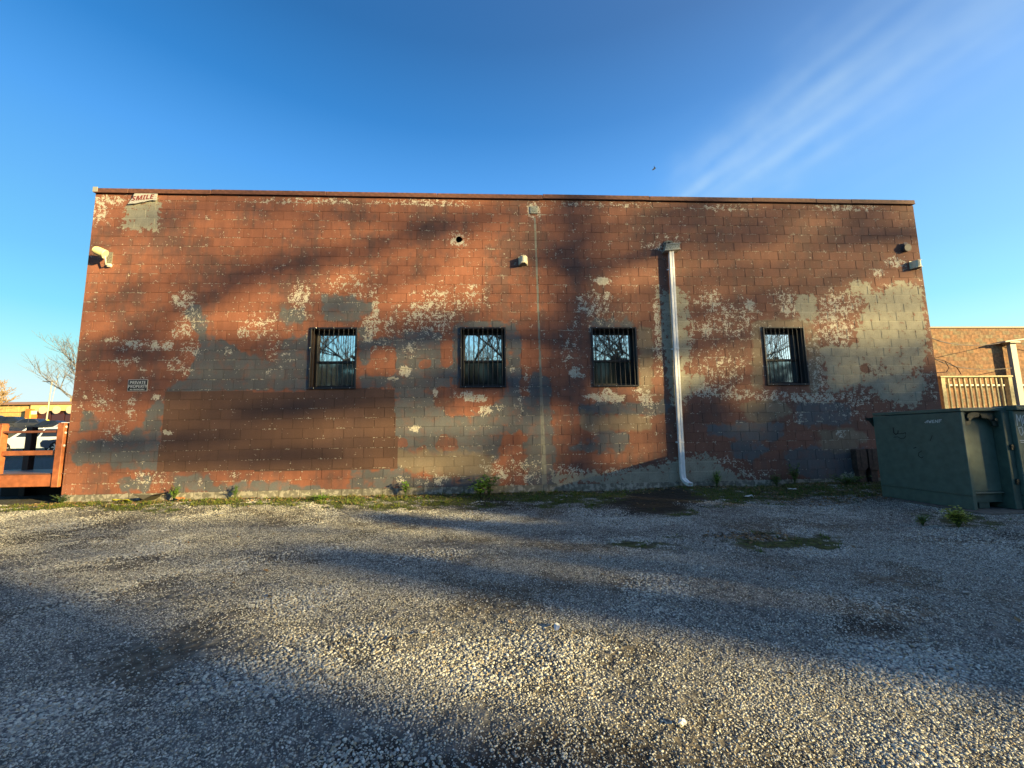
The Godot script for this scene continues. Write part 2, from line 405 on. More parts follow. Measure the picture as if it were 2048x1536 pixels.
func dirt_at(x: float, z: float) -> float:
	var n := cn.get_noise_2d(x * 14.0 - 300.0, z * 14.0)
	var v := smooth(0.12, 0.42, n)
	v = maxf(v, 0.9 * smooth(1.0, 0.2, Vector2((x - 0.62) / 0.5, (z - 6.95) / 0.32).length() + n))
	v = maxf(v, 0.9 * smooth(1.0, 0.2, Vector2((x - 0.3) / 0.3, (z - 6.45) / 0.25).length() + n))
	return v

func build_ground() -> void:
	var xs := []
	var zs := []
	for v in [-700, -350, -180, -130, -105, -95, -88, -82, -76, -70, -65, -60, -55, -50, -45, -40, -36, -33, -30, -27, -24, -21, -18, -16, -14, -12.5, -11.5]:
		xs.append(float(v))
	for i in 221:
		xs.append(-10.8 + i * 0.1)
	for v in [12.0, 13.5, 16, 20, 26, 34, 45, 60, 90, 150, 300, 700]:
		xs.append(float(v))
	for v in [-700, -350, -180, -120, -90, -75, -65, -55, -45, -36, -30, -25, -20, -16, -12, -9, -6, -4, -2.5, -1.6, -1.0]:
		zs.append(float(v))
	for i in 102:
		zs.append(-0.6 + i * 0.1)
	for v in [9.9, 10.8, 12, 14, 17, 21, 26, 34, 45, 60, 90, 150, 300, 700]:
		zs.append(float(v))
	var st := sst()
	for z in zs:
		for x in xs:
			var c := Color(0.225, 0.222, 0.203)
			var m := cn.get_noise_2d(x * 5.0, z * 5.0)
			if x > -9.6 and x < 40.0 and z > -1.0 and z < 26.0:
				c = c.lerp(Color(0.28, 0.268, 0.228), clampf(0.5 + m * 1.5, 0, 1))
				c = c.lerp(Color(0.21, 0.172, 0.115), dirt_at(x, z) * 0.8)
				c = c.lerp(Color(0.085, 0.112, 0.016), smooth(0.05, 0.5, moss_at(x, z)))
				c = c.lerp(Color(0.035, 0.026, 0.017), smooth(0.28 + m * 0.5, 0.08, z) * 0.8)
				c = c.lerp(Color(0.014, 0.011, 0.006).lerp(Color(0.085, 0.05, 0.012), smooth(0.55, 0.1, Vector2((x - 2.75) / 1.2, (z - 1.6) / 0.5).length()) * 0.8), wet_at(x, z) * 0.95)
			elif x <= -9.6:
				c = Color(0.075, 0.08, 0.09) * (1.0 + m * 0.4)
				if x < -26.5 and x > -31.0:
					c = Color(0.03, 0.05, 0.02)
				elif x <= -36.0 and x > -48.0:
					c = Color(0.16, 0.15, 0.03)
				if z < -120.0 or x < -120.0:
					c = Color(0.08, 0.08, 0.05)
			else:
				c = Color(0.09, 0.09, 0.08)
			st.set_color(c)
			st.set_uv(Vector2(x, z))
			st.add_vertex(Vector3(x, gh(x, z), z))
	var nx := xs.size()
	for j in zs.size() - 1:
		for i in nx - 1:
			var a := j * nx + i
			for k in [a, a + 1, a + nx + 1, a, a + nx + 1, a + nx]:
				st.add_index(k)
	st.generate_normals()
	var m2 := StandardMaterial3D.new()
	m2.vertex_color_use_as_albedo = true
	m2.roughness = 0.95
	worn(m2, 1.7, 0.45, 21, 9.0)
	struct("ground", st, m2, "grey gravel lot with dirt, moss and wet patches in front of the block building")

func stone_mesh(seed_: int) -> ArrayMesh:
	var r := RandomNumberGenerator.new()
	r.seed = seed_
	var t := (1.0 + sqrt(5.0)) / 2.0
	var v := []
	for p in [[-1, t, 0], [1, t, 0], [-1, -t, 0], [1, -t, 0], [0, -1, t], [0, 1, t], [0, -1, -t], [0, 1, -t], [t, 0, -1], [t, 0, 1], [-t, 0, -1], [-t, 0, 1]]:
		v.append(Vector3(p[0], p[1], p[2]).normalized() * r.randf_range(0.72, 1.12) * Vector3(1.0, 0.56, 0.8))
	var st := sst()
	for f in [[0, 11, 5], [0, 5, 1], [0, 1, 7], [0, 7, 10], [0, 10, 11], [1, 5, 9], [5, 11, 4], [11, 10, 2], [10, 7, 6], [7, 1, 8], [3, 9, 4], [3, 4, 2], [3, 2, 6], [3, 6, 8], [3, 8, 9], [4, 9, 5], [2, 4, 11], [6, 2, 10], [8, 6, 7], [9, 8, 1]]:
		tri(st, v[f[0]], v[f[1]], v[f[2]], v[f[0]] + v[f[1]] + v[f[2]])
	return st.commit()

func multi(called: String, mesh: Mesh, m: Material, buf: PackedFloat32Array, n: int, label: String) -> MultiMeshInstance3D:
	var mm := MultiMesh.new()
	mm.transform_format = MultiMesh.TRANSFORM_3D
	mm.use_colors = true
	mm.mesh = mesh
	mm.instance_count = n
	mm.buffer = buf
	var o := MultiMeshInstance3D.new()
	o.name = numbered(called)
	o.multimesh = mm
	o.material_override = m
	add_child(o)
	o.set_meta("kind", "stuff")
	o.set_meta("label", label)
	return o

func put(buf: PackedFloat32Array, b: Basis, p: Vector3, c: Color) -> void:
	buf.append_array(PackedFloat32Array([b.x.x, b.y.x, b.z.x, p.x, b.x.y, b.y.y, b.z.y, p.y, b.x.z, b.y.z, b.z.z, p.z, c.r, c.g, c.b, 1.0]))

func build_gravel() -> void:
	rng.seed = 77
	var m := mat(1, 1, 1, 0.82)
	m.vertex_color_use_as_albedo = true
	var bufs := [PackedFloat32Array(), PackedFloat32Array(), PackedFloat32Array()]
	var cnt := [0, 0, 0]
	# bands of the lot by distance from the eye: depth range, stones per square metre, smallest, largest radius
	for band in [[0.8, 2.4, 28000.0, 0.002, 0.0078], [2.4, 4.4, 15000.0, 0.0025, 0.008], [4.4, 6.4, 8500.0, 0.0032, 0.0085], [6.4, 9.0, 4200.0, 0.004, 0.009]]:
		var d0: float = band[0]
		var d1: float = band[1]
		var half := d1 * 1.32 + 0.7
		var n := int((d1 - d0) * half * 2.0 * band[2])
		for i in n:
			var d := rng.randf_range(d0, d1)
			var x := rng.randf_range(-half, half) + 0.055 * d
			var z := EYE.z - d
			var a := rng.randf()
			var tone := rng.randf()
			var hue := rng.randf()
			var yaw := rng.randf() * TAU
			var tl := rng.randf_range(-0.5, 0.5)
			if absf(x - 0.055 * d) > d * 1.26 + 0.7 or x < -9.4 or x > 10.2:
				continue
			if z < 0.08 or (x > 6.75 and z < 3.1 and z > 1.6):
				continue
			var keep := 1.0 - smooth(0.12, 0.42, moss_at(x, z)) - 0.9 * wet_at(x, z) - 0.6 * dirt_at(x, z)
			keep *= 0.8 + 0.9 * cn.get_noise_2d(x * 9.0 + 900.0, z * 16.0)
			if a > keep:
				continue
			var r: float = lerpf(band[3], band[4], pow(rng.randf(), 2.6)) * (1.0 + 0.75 * smooth(0.05, 0.4, cn.get_noise_2d(x * 12.0 + 77.0, z * 12.0)))
			var col := Color(0.24, 0.242, 0.225).lerp(Color(0.66, 0.645, 0.555), pow(tone, 1.4))
			if hue < 0.16:
				col = Color(0.11, 0.11, 0.115)
			elif hue < 0.26:
				col = Color(0.38, 0.32, 0.22)
			elif hue > 0.978:
				col = Color(0.72, 0.71, 0.67)
			var b := Basis.from_euler(Vector3(tl, yaw, tl * 0.7)).scaled(Vector3(r, r, r))
			var which := i % 3
			put(bufs[which], b, Vector3(x, gh(x, z) + r * 0.12, z), col)
			cnt[which] += 1
	for k in 3:
		multi("gravel", stone_mesh(100 + k), m, bufs[k], cnt[k], "loose grey and tan gravel stones spread over the lot")
	print("gravel ", cnt)

func build_green() -> void:
	rng.seed = 12
	# short blades and moss tufts along the foot of the wall
	var st := sst()
	for k in 5:
		var a := TAU * k / 5.0 + 0.4
		var d := Vector3(cos(a), 0, sin(a))
		var w := Vector3(-d.z, 0, d.x) * 0.09
		var tip := d * (0.35 + 0.2 * (k % 2)) + Vector3(0, 1.0 - 0.18 * (k % 3), 0)
		tri(st, d * 0.05 - w, d * 0.05 + w, tip, Vector3(-d.x, 1, -d.z))
	var tuft: ArrayMesh = st.commit()
	var m := mat(1, 1, 1, 0.7)
	m.vertex_color_use_as_albedo = true
	m.backlight_enabled = true
	m.backlight = Color(0.25, 0.3, 0.1)
	var buf := PackedFloat32Array()
	var n := 0
	for i in 60000:
		var x := rng.randf_range(-9.4, 9.6)
		var z := rng.randf_range(0.03, 2.4) if i % 5 else rng.randf_range(2.4, 4.6)
		var g := moss_at(x, z) * (1.0 - wet_at(x, z))
		var a := rng.randf()
		var s := 0.012 + 0.028 * pow(rng.randf(), 3.0)
		if x > 6.7 and z > 1.55 and z < 3.2:
			continue
		if a > g * 1.4 - 0.12:
			continue
		if cn.get_noise_2d(x * 60.0, z * 60.0 + 70.0) > 0.28:
			s *= 2.0
		var c := Color(0.055, 0.11, 0.014).lerp(Color(0.15, 0.16, 0.022), rng.randf())
		if rng.randf() < 0.12:
			c = Color(0.2, 0.16, 0.07)
		put(buf, Basis.from_euler(Vector3(0, rng.randf() * TAU, 0)).scaled(Vector3(s * 1.3, s, s * 1.3)), Vector3(x, gh(x, z) - 0.002, z), c)
		n += 1
	multi("grass", tuft, m, buf, n, "short green grass and moss growing at the foot of the wall")
	# dry leaves and crumbs of dirt
	var ls := sst()
	quad(ls, Vector3(-1, 0, 0), Vector3(0, 0.25, 0.5), Vector3(1, 0.1, 0), Vector3(0, 0.3, -0.5), Vector3.UP)
	var leaf: ArrayMesh = ls.commit()
	var lb := PackedFloat32Array()
	var ln := 0
	for i in 4200:
		var x := rng.randf_range(-9.0, 9.4)
		var z := absf(rng.randfn(0.16, 0.18)) + 0.03
		if i % 3 == 0:
			x = rng.randf_range(5.0, 7.6)
			z = rng.randf_range(0.2, 2.0)
		elif i % 11 == 0:
			x = rng.randfn(3.1, 0.25)
			z = rng.randfn(3.75, 0.12)
		elif i % 13 == 0:
			z = rng.randf_range(0.5, 7.0)
		var s := rng.randf_range(0.012, 0.034)
		var c := Color(0.16, 0.09, 0.04).lerp(Color(0.3, 0.2, 0.1), rng.randf()) if i % 4 else Color(0.05, 0.035, 0.022)
		put(lb, Basis.from_euler(Vector3(rng.randf_range(-0.5, 0.5), rng.randf() * TAU, rng.randf_range(-0.5, 0.5))).scaled(Vector3(s, s, s)), Vector3(x, gh(x, z) + 0.008, z), c)
		ln += 1
	var lm := mat(1, 1, 1, 0.9)
	lm.vertex_color_use_as_albedo = true
	multi("dry_leaves", leaf, lm, lb, ln, "dry brown leaves and crumbs blown against the wall")

# ---------------------------------------------------------------- wall paint
func low_mask(polys: Array, gw: int, g_h: int) -> PackedByteArray:
	var d := PackedByteArray()
	d.resize(gw * g_h)
	for p in polys:
		var n: int = p.size() / 2
		for row in g_h:
			var y := TY0 + TH * (1.0 - (row + 0.5) / g_h)
			var hits := []
			for i in n:
				var y1: float = p[i * 2 + 1]
				var y2: float = p[(i * 2 + 3) % (n * 2)]
				if (y1 > y) != (y2 > y):
					var x1: float = p[i * 2]
					var x2: float = p[(i * 2 + 2) % (n * 2)]
					hits.append(x1 + (y - y1) / (y2 - y1) * (x2 - x1))
			hits.sort()
			for k in range(0, hits.size() - 1, 2):
				var a := clampi(int((hits[k] - TX0) / TW * gw), 0, gw - 1)
				var b := clampi(int((hits[k + 1] - TX0) / TW * gw), 0, gw - 1)
				for c in range(a, b + 1):
					d[row * gw + c] = 255
	return d

func spread(d: PackedByteArray, gw: int, g_h: int, soft := 0) -> PackedByteArray:
	var im := Image.create_from_data(gw, g_h, false, Image.FORMAT_L8, d)
	if soft > 0:
		im.resize(gw / soft, g_h / soft, Image.INTERPOLATE_LANCZOS)
		im.resize(gw, g_h, Image.INTERPOLATE_CUBIC)
	im.resize(PW, PH, Image.INTERPOLATE_CUBIC)
	return im.get_data()

func noise_bytes(seed_: int, freq: float, oct := 3, w := PW, h := PH) -> PackedByteArray:
	var n := FastNoiseLite.new()
	n.seed = seed_
	n.noise_type = FastNoiseLite.TYPE_SIMPLEX_SMOOTH
	n.frequency = freq
	n.fractal_octaves = oct
	var im := n.get_image(w, h, false, false, true)
	if w != PW or h != PH:
		im.resize(PW, PH, Image.INTERPOLATE_CUBIC)
	return im.get_data()

func wall_material() -> StandardMaterial3D:
	var t0 := Time.get_ticks_msec()
	var gw := 612
	var g_h := 221
	var gray := spread(low_mask(GRAY, gw, g_h), gw, g_h, 4)
	var tan_ := spread(low_mask(TAN, gw, g_h), gw, g_h, 5)
	var brown := spread(low_mask(BROWN, gw, g_h), gw, g_h)
	var bare := spread(low_mask(BARE, gw, g_h), gw, g_h, 5)
	var redp := spread(low_mask(REDP, gw, g_h), gw, g_h, 3)
	var f := PackedFloat32Array()
	f.resize(gw * g_h)
	for k in range(0, BLOB.size(), 5):
		var cx: float = (BLOB[k] - TX0) / TW * gw
		var cy: float = (1.0 - (BLOB[k + 1] - TY0) / TH) * g_h
		var ax: float = maxf(BLOB[k + 2] / TW * gw, 1.2)
		var ay: float = maxf(BLOB[k + 3] / TH * g_h, 1.2)
		for yy in range(maxi(0, int(cy - ay * 1.8)), mini(g_h, int(cy + ay * 1.8) + 1)):
			for xx in range(maxi(0, int(cx - ax * 1.8)), mini(gw, int(cx + ax * 1.8) + 1)):
				var q := pow((xx + 0.5 - cx) / ax, 2) + pow((yy + 0.5 - cy) / ay, 2)
				var v: float = BLOB[k + 4] * exp(-q * q * 0.6)
				f[yy * gw + xx] = maxf(f[yy * gw + xx], v) + minf(f[yy * gw + xx], v) * 0.3
	var db := PackedByteArray()
	db.resize(gw * g_h)
	for i in gw * g_h:
		db[i] = int(clampf(f[i] * 127.0, 0, 255))
	var dens := spread(db, gw, g_h)
	var na := noise_bytes(5, 0.006, 4)
	var nb := noise_bytes(6, 0.035, 4)
	var np8 := noise_bytes(7, 0.075, 4)
	var np2 := noise_bytes(8, 0.25, 2)
	var nst := noise_bytes(9, 0.05, 3, PW, 48)     # weather streaks run down the wall
	var nj := noise_bytes(10, 0.02, 3)
	# joints
	var bed := PackedFloat32Array()
	var rowi := PackedInt32Array()
	bed.resize(PH)
	rowi.resize(PH)
	for j in PH:
		var y := TY0 + TH * (1.0 - (j + 0.5) / PH)
		var c := (y - Y0) / CH
		var fr: float = absf(c - roundf(c)) * CH
		bed[j] = clampf(1.0 - fr / 0.011, 0.0, 1.0)
		rowi[j] = int(floor(c)) & 1
	var head0 := PackedFloat32Array()
	var head1 := PackedFloat32Array()
	head0.resize(PW)
	head1.resize(PW)
	for i in PW:
		var x := TX0 + TW * (i + 0.5) / PW
		for o in 2:
			var c := (x - LX - (0.235 if o == 0 else 0.03)) / BL
			var v := clampf(1.0 - absf(c - roundf(c)) * BL / 0.010, 0.0, 1.0)
			if o == 0:
				head0[i] = v
			else:
				head1[i] = v
	var tone := PackedFloat32Array()      # every block a slightly different tone
	tone.resize(40 * 64)
	rng.seed = 31
	for i in tone.size():
		tone[i] = rng.randf_range(0.88, 1.1)
	var lut := PackedByteArray()
	lut.resize(1025)
	for i in 1025:
		lut[i] = int(clampf(Color(i / 1024.0, 0, 0).linear_to_srgb().r * 255.0 + 0.5, 0, 255))
	var out := PackedByteArray()
	out.resize(PW * PH * 3)
	var hgt := PackedByteArray()
	hgt.resize(PW * PH)
	for j in PH:
		var y := TY0 + TH * (1.0 - (j + 0.5) / PH)
		var ci := clampi(int((y - Y0) / CH) + 1, 0, 38)
		var bj := bed[j]
		var odd := rowi[j] == 1
		var foot := y < Y0 - 0.004
		var sh: float = 0.03 if odd else 0.235
		for i in PW:
			var k := j * PW + i
			var x := TX0 + TW * (i + 0.5) / PW
			var a := na[k] / 255.0
			var b := nb[k] / 255.0
			var p8 := np8[k] / 255.0
			var p2 := np2[k] / 255.0
			var s := nst[k] / 255.0
			var hj := head1[i] if odd else head0[i]
			var jt := maxf(bj, hj * 0.7)
			# weathered red paint
			var w := clampf((a - 0.35) * 1.7 + (b - 0.5) * 0.8, 0.0, 1.0)
			var r := 0.258 - 0.098 * w
			var g := 0.098 - 0.028 * w
			var bl := 0.058 - 0.003 * w
			var rt := clampf((x - 0.9) * 0.35, 0.0, 1.0)
			r += (0.165 - r) * rt * 0.75
			g += (0.080 - g) * rt * 0.75
			bl += (0.058 - bl) * rt * 0.75
			var gr := clampf((s - 0.47) * 1.7 + (a - 0.48) * 1.5 + (b - 0.5) * 0.7, 0.0, 0.62)
			r += (0.105 - r) * gr
			g += (0.062 - g) * gr
			bl += (0.050 - bl) * gr
			var fine := 0.0
			# grey and brown over-paint with soft sprayed edges
			var gm := gray[k] / 255.0
			if gm > 0.02:
				var e := clampf((gm + (b - 0.5) * 0.95 + (p8 - 0.5) * 0.35 + (a - 0.5) * 0.3 - 0.30) * 2.4, 0.0, 1.0) * clampf(0.84 + (b - 0.35) * 0.8, 0.0, 1.0)
				if redp[k] > 60 and (redp[k] / 255.0 + (b - 0.5) * 0.8) > 0.5:
					e *= 0.08
				r += (0.110 - r) * e
				g += (0.113 - g) * e
				bl += (0.122 - bl) * e
				fine = e
			var tm := tan_[k] / 255.0
			if tm > 0.02:
				var e2 := clampf((tm + (b - 0.5) * 0.8 - 0.34) * 2.6, 0.0, 1.0) * 0.9
				r += (0.205 - r) * e2
				g += (0.160 - g) * e2
				bl += (0.112 - bl) * e2
			if brown[k] > 127:
				r = 0.118 + (a - 0.5) * 0.03
				g = 0.063 + (a - 0.5) * 0.012
				bl = 0.046
				fine = 1.0
			var v := tone[ci * 64 + clampi(int((x - LX - sh) / BL) + 1, 0, 63)]
			v *= 0.86 + 0.28 * s * (1.0 - 0.5 * fine) + (p2 - 0.5) * 0.22
			v *= 1.0 - 0.16 * bj - 0.36 * hj
			# flaking
			var d := dens[k] / 127.0
			var jn := nj[k] / 255.0
			var q := d * 0.52 + (p8 - 0.5) * 0.75 + (p2 - 0.5) * 0.75 + (b - 0.5) * 0.45 - fine * 0.07
			q += bj * clampf((jn - 0.35) * 2.0, 0.0, 0.62) * clampf(0.55 + (p2 - 0.3) * 1.2, 0.3, 1.1) + hj * clampf((jn - 0.52) * 1.6, 0.0, 0.36)
			var h := 150.0 + (p2 - 0.5) * 46.0 + ((k * 7919 + j * 104729) % 61) * 0.9 - 27.0
			var bm := bare[k] / 255.0
			var bq := bm + (p8 - 0.5) * 1.35 + (p2 - 0.5) * 0.6 + (b - 0.5) * 0.7
			if foot:
				var fc := 0.9 + (p8 - 0.5) * 0.5
				r = 0.205 * fc
				g = 0.195 * fc
				bl = 0.16 * fc
				if p8 + a * 0.3 > 0.72:
					r = 0.33
					g = 0.31
					bl = 0.26
			elif bm > 0.04 and bq > 0.50:
				var cc := 0.82 + (b - 0.5) * 0.3 + (p2 - 0.5) * 0.25
				r = 0.335 * cc
				g = 0.318 * cc
				bl = 0.252 * cc
				if jt > 0.25:
					r *= 1.3
					g *= 1.3
					bl *= 1.3
				v = lerpf(v, 1.0, 0.9)
				h -= 40.0
			elif q > 0.42:
				var deep := clampf((q - 0.66) * 5.0, 0.0, 1.0)
				r = lerpf(0.50, 0.355, deep)
				g = lerpf(0.465, 0.335, deep)
				bl = lerpf(0.385, 0.272, deep)
				v = lerpf(v, 1.0, 0.5)
				h -= 45.0
			elif q > 0.385:
				r *= 0.72
				g *= 0.72
				bl *= 0.72
				h += 30.0
			if p2 > 0.9 and p8 < 0.42:
				v *= 0.5
				h -= 50.0
			# caulked control joint
			var cl := 1.045 + 0.075 * clampf((6.2 - y) / 6.0, 0.0, 1.0)
			var cw := 0.022 + 0.030 * clampf((3.0 - y) / 3.0, 0.0, 1.0)
			if absf(x - cl) < cw + (b - 0.5) * 0.012 and y < 6.05:
				r = 0.20 + (p8 - 0.5) * 0.06
				g = 0.20 + (p8 - 0.5) * 0.06
				bl = 0.175 + (p8 - 0.5) * 0.05
			out[k * 3] = lut[clampi(int(r * v * 1024.0), 0, 1024)]
			out[k * 3 + 1] = lut[clampi(int(g * v * 1024.0), 0, 1024)]
			out[k * 3 + 2] = lut[clampi(int(bl * v * 1024.0), 0, 1024)]
			hgt[k] = int(clampf(h, 0, 255))
	var im := Image.create_from_data(PW, PH, false, Image.FORMAT_RGB8, out)
	var hm := Image.create_from_data(PW, PH, false, Image.FORMAT_L8, hgt)
	hm.convert(Image.FORMAT_RGBA8)
	hm.bump_map_to_normal_map(3.0)
	var m := StandardMaterial3D.new()
	m.albedo_texture = ImageTexture.create_from_image(im)
	m.normal_enabled = true
	m.normal_texture = ImageTexture.create_from_image(hm)
	m.normal_scale = 0.4
	m.roughness = 0.88
	m.texture_repeat = false
	print("wall paint ", Time.get_ticks_msec() - t0, " ms")
	return m

func uvw(x: float, y: float) -> Vector2:
	return Vector2((x - TX0) / TW, 1.0 - (y - TY0) / TH)

func wv(st: SurfaceTool, p: Vector3, n: Vector3) -> void:
	st.set_normal(n)
	st.set_tangent(Plane(1, 0, 0, 1))
	st.set_uv(uvw(p.x, p.y))
	st.add_vertex(p)

func wtri(st: SurfaceTool, a: Vector3, b: Vector3, c: Vector3, out: Vector3) -> void:
	var n := (b - a).cross(c - a).normalized()
	if n.dot(out) < 0.0:
		n = -n
		var t := b
		b = c
		c = t
	wv(st, a, n)
	wv(st, c, n)
	wv(st, b, n)

func block_shape(st: SurfaceTool, poly: PackedVector2Array, z: float, whole: bool) -> void:
	if Geometry2D.is_polygon_clockwise(poly):
		poly.reverse()
	var e := 0.0024
	var inner := poly.duplicate()
	if whole:
		inner = rectp(poly[0].x + e, poly[2].x - e, poly[0].y + e, poly[2].y - e)
		poly = rectp(poly[0].x, poly[2].x, poly[0].y, poly[2].y)
	var ids := Geometry2D.triangulate_polygon(inner)
	for i in range(0, ids.size(), 3):
		wtri(st, Vector3(inner[ids[i]].x, inner[ids[i]].y, z), Vector3(inner[ids[i + 1]].x, inner[ids[i + 1]].y, z), Vector3(inner[ids[i + 2]].x, inner[ids[i + 2]].y, z), Vector3(0, 0, 1))
	var n := poly.size()
	for i in n:
		var k := (i + 1) % n
		var a := poly[i]
		var b := poly[k]
		var o := Vector3(b.y - a.y, a.x - b.x, 0).normalized()
		var zz := z - e if whole else z
		if whole:
			var ai := inner[i]
			var bi := inner[k]
			wtri(st, Vector3(ai.x, ai.y, z), Vector3(bi.x, bi.y, z), Vector3(b.x, b.y, zz), o + Vector3(0, 0, 1))
			wtri(st, Vector3(ai.x, ai.y, z), Vector3(b.x, b.y, zz), Vector3(a.x, a.y, zz), o + Vector3(0, 0, 1))
		wtri(st, Vector3(a.x, a.y, zz), Vector3(b.x, b.y, zz), Vector3(b.x, b.y, -0.012), o)
		wtri(st, Vector3(a.x, a.y, zz), Vector3(b.x, b.y, -0.012), Vector3(a.x, a.y, -0.012), o)

func build_building() -> Node3D:
	var wm := wall_material()
	var bd := thing("block_building", "large flat-roofed block building with flaking red and grey paint and four barred windows", "building", Vector3.ZERO)
	rng.seed = 5
	var hole := PackedVector2Array()
	for k in 14:
		var a := TAU * k / 14.0
		hole.append(Vector2(-0.633, 5.518) + Vector2(cos(a), sin(a)) * 0.072 * rng.randf_range(0.9, 1.08))
	var cuts := [hole]
	for w in WIN:
		cuts.append(rectp(w[0], w[1], w[2], w[3]))
	var boxes := []
	for c in cuts:
		var r := Rect2(c[0], Vector2.ZERO)
		for p in c:
			r = r.expand(p)
		boxes.append(r)
	# every block, and the mortar behind it
	var list := []
	var mortar := sst()
	for row in range(-2, 31):
		var y0 := Y0 + row * CH
		var y1 := minf(y0 + CH, TOP)
		var off := 0.03 if (row & 1) else 0.235
		if row < 0:
			y0 = -0.35 if row == -2 else 0.02
			y1 = 0.02 if row == -2 else Y0
		for col in range(-1, 46):
			var x0 := maxf(LX + off + col * BL, LX)
			var x1 := minf(LX + off + (col + 1) * BL, RX)
			if x1 - x0 < 0.012:
				continue
			var cell := rectp(x0, x1, y0, y1)
			var g := 0.0042
			var face := rectp(x0 + (g if x0 > LX else 0.0), x1 - (g if x1 < RX else 0.0), y0 + g, y1 - g)
			var cells := [cell]
			var faces := [face]
			var whole := true
			var rc := Rect2(x0, y0, x1 - x0, y1 - y0)
			for k in cuts.size():
				if not boxes[k].intersects(rc):
					continue
				whole = false
				var nc := []
				for p in cells:
					nc.append_array(Geometry2D.clip_polygons(p, cuts[k]))
				cells = nc
				var nf := []
				for p in faces:
					nf.append_array(Geometry2D.clip_polygons(p, cuts[k]))
				faces = nf
			for p in cells:
				var pp: PackedVector2Array = p
				var ids := Geometry2D.triangulate_polygon(pp)
				for i in range(0, ids.size(), 3):
					wtri(mortar, Vector3(pp[ids[i]].x, pp[ids[i]].y, -0.0042), Vector3(pp[ids[i + 1]].x, pp[ids[i + 1]].y, -0.0042), Vector3(pp[ids[i + 2]].x, pp[ids[i + 2]].y, -0.0042), Vector3(0, 0, 1))
			var zr := rng.randf_range(-0.0012, 0.0022)
			if row < 0:
				zr += 0.012
			for p in faces:
				if p.size() > 2:
					list.append([Vector3((x0 + x1) / 2, (y0 + y1) / 2, 0).distance_to(EYE), p, zr, whole, row < 0])
	obj("mortar", mortar, wm, bd)
	list.sort_custom(func(a, b): return a[0] < b[0])
	var rest := sst()
	var made := 0
	for it in list:
		if made < 296 and not it[4]:
			var st := sst()
			block_shape(st, it[1], it[2], it[3])
			obj("block", st, wm, bd)
			made += 1
		else:
			block_shape(rest, it[1], it[2], it[3])
	var ro := obj("blocks", rest, wm, bd)
	ro.set_meta("kind", "stuff")
	# the rest of the shell
	var side := worn(mat(0.2, 0.085, 0.05, 0.9), 0.4, 0.7, 8)
	obj("side_wall", slab(LX, LX + 0.2, -0.4, TOP, -11.0, -0.02), side, bd)
	obj("side_wall", slab(RX - 0.2, RX, -0.4, TOP, -11.0, -0.02), side, bd)
	obj("rear_wall", slab(LX + 0.2, RX - 0.2, -0.4, TOP, -11.0, -10.8), side, bd)
	obj("roof", slab(LX + 0.2, RX - 0.2, 6.1, 6.3, -10.8, -0.21), mat(0.12, 0.12, 0.12), bd)
	var inner := sst()
	for w in [[LX + 0.2, -3.9], [-2.56, -0.82], [0.57, 2.02], [3.41, 5.86], [7.21, RX - 0.2]]:
		box(inner, Vector3((w[0] + w[1]) / 2, 3.0, -0.16), Vector3(w[1] - w[0], 6.2, 0.08))
	obj("inner_lining", inner, mat(0.03, 0.03, 0.03), bd)
	# pipe hole
	var hs := sst()
	tube(hs, [Vector3(-0.633, 5.518, -0.004), Vector3(-0.633, 5.518, -0.118)], [0.079, 0.079], 14, false)
	obj("vent_hole_sleeve", hs, mat(0.012, 0.012, 0.012), bd)
	# coping pieces
	var cm := worn(mat(0.21, 0.085, 0.052, 0.75), 1.3, 0.6, 14)
	var cuts_x := [LX - 0.02, -7.6, -5.914, -3.507, -1.117, 1.229, 3.665, 6.075, 7.6, 8.455, RX + 0.02]
	for i in cuts_x.size() - 1:
		var dy: float = [0.0, 0.0, 0.006, 0.0, -0.003, 0.01, 0.0, 0.004, -0.002, 0.0][i]
		var st := sst()
		var a: float = cuts_x[i] + 0.004
		var b: float = cuts_x[i + 1] - 0.004
		var rise := 0.012 * (a + 8.3) / 9.0
		var tl := Basis.from_euler(Vector3(0, 0, [0.0, 0.0004, 0.0, 0.0005, 0.0016, -0.0005, 0.0006, 0.0, 0.0004, 0.0][i]))
		box(st, Vector3((a + b) / 2, 6.516 + dy + rise, -0.11), Vector3(b - a, 0.098, 0.30), 0.006, tl)
		box(st, Vector3((a + b) / 2, 6.469 + dy + rise, 0.043), Vector3(b - a - 0.002, 0.018, 0.012), 0.003, tl)
		obj("coping", st, cm, bd)
	obj("corner_plate", slab(LX - 0.024, LX + 0.075, 6.475, 6.585, 0.044, 0.052, 0.002), mat(0.3, 0.3, 0.27), bd)
	for i in 4:
		window(bd, i)
	return bd

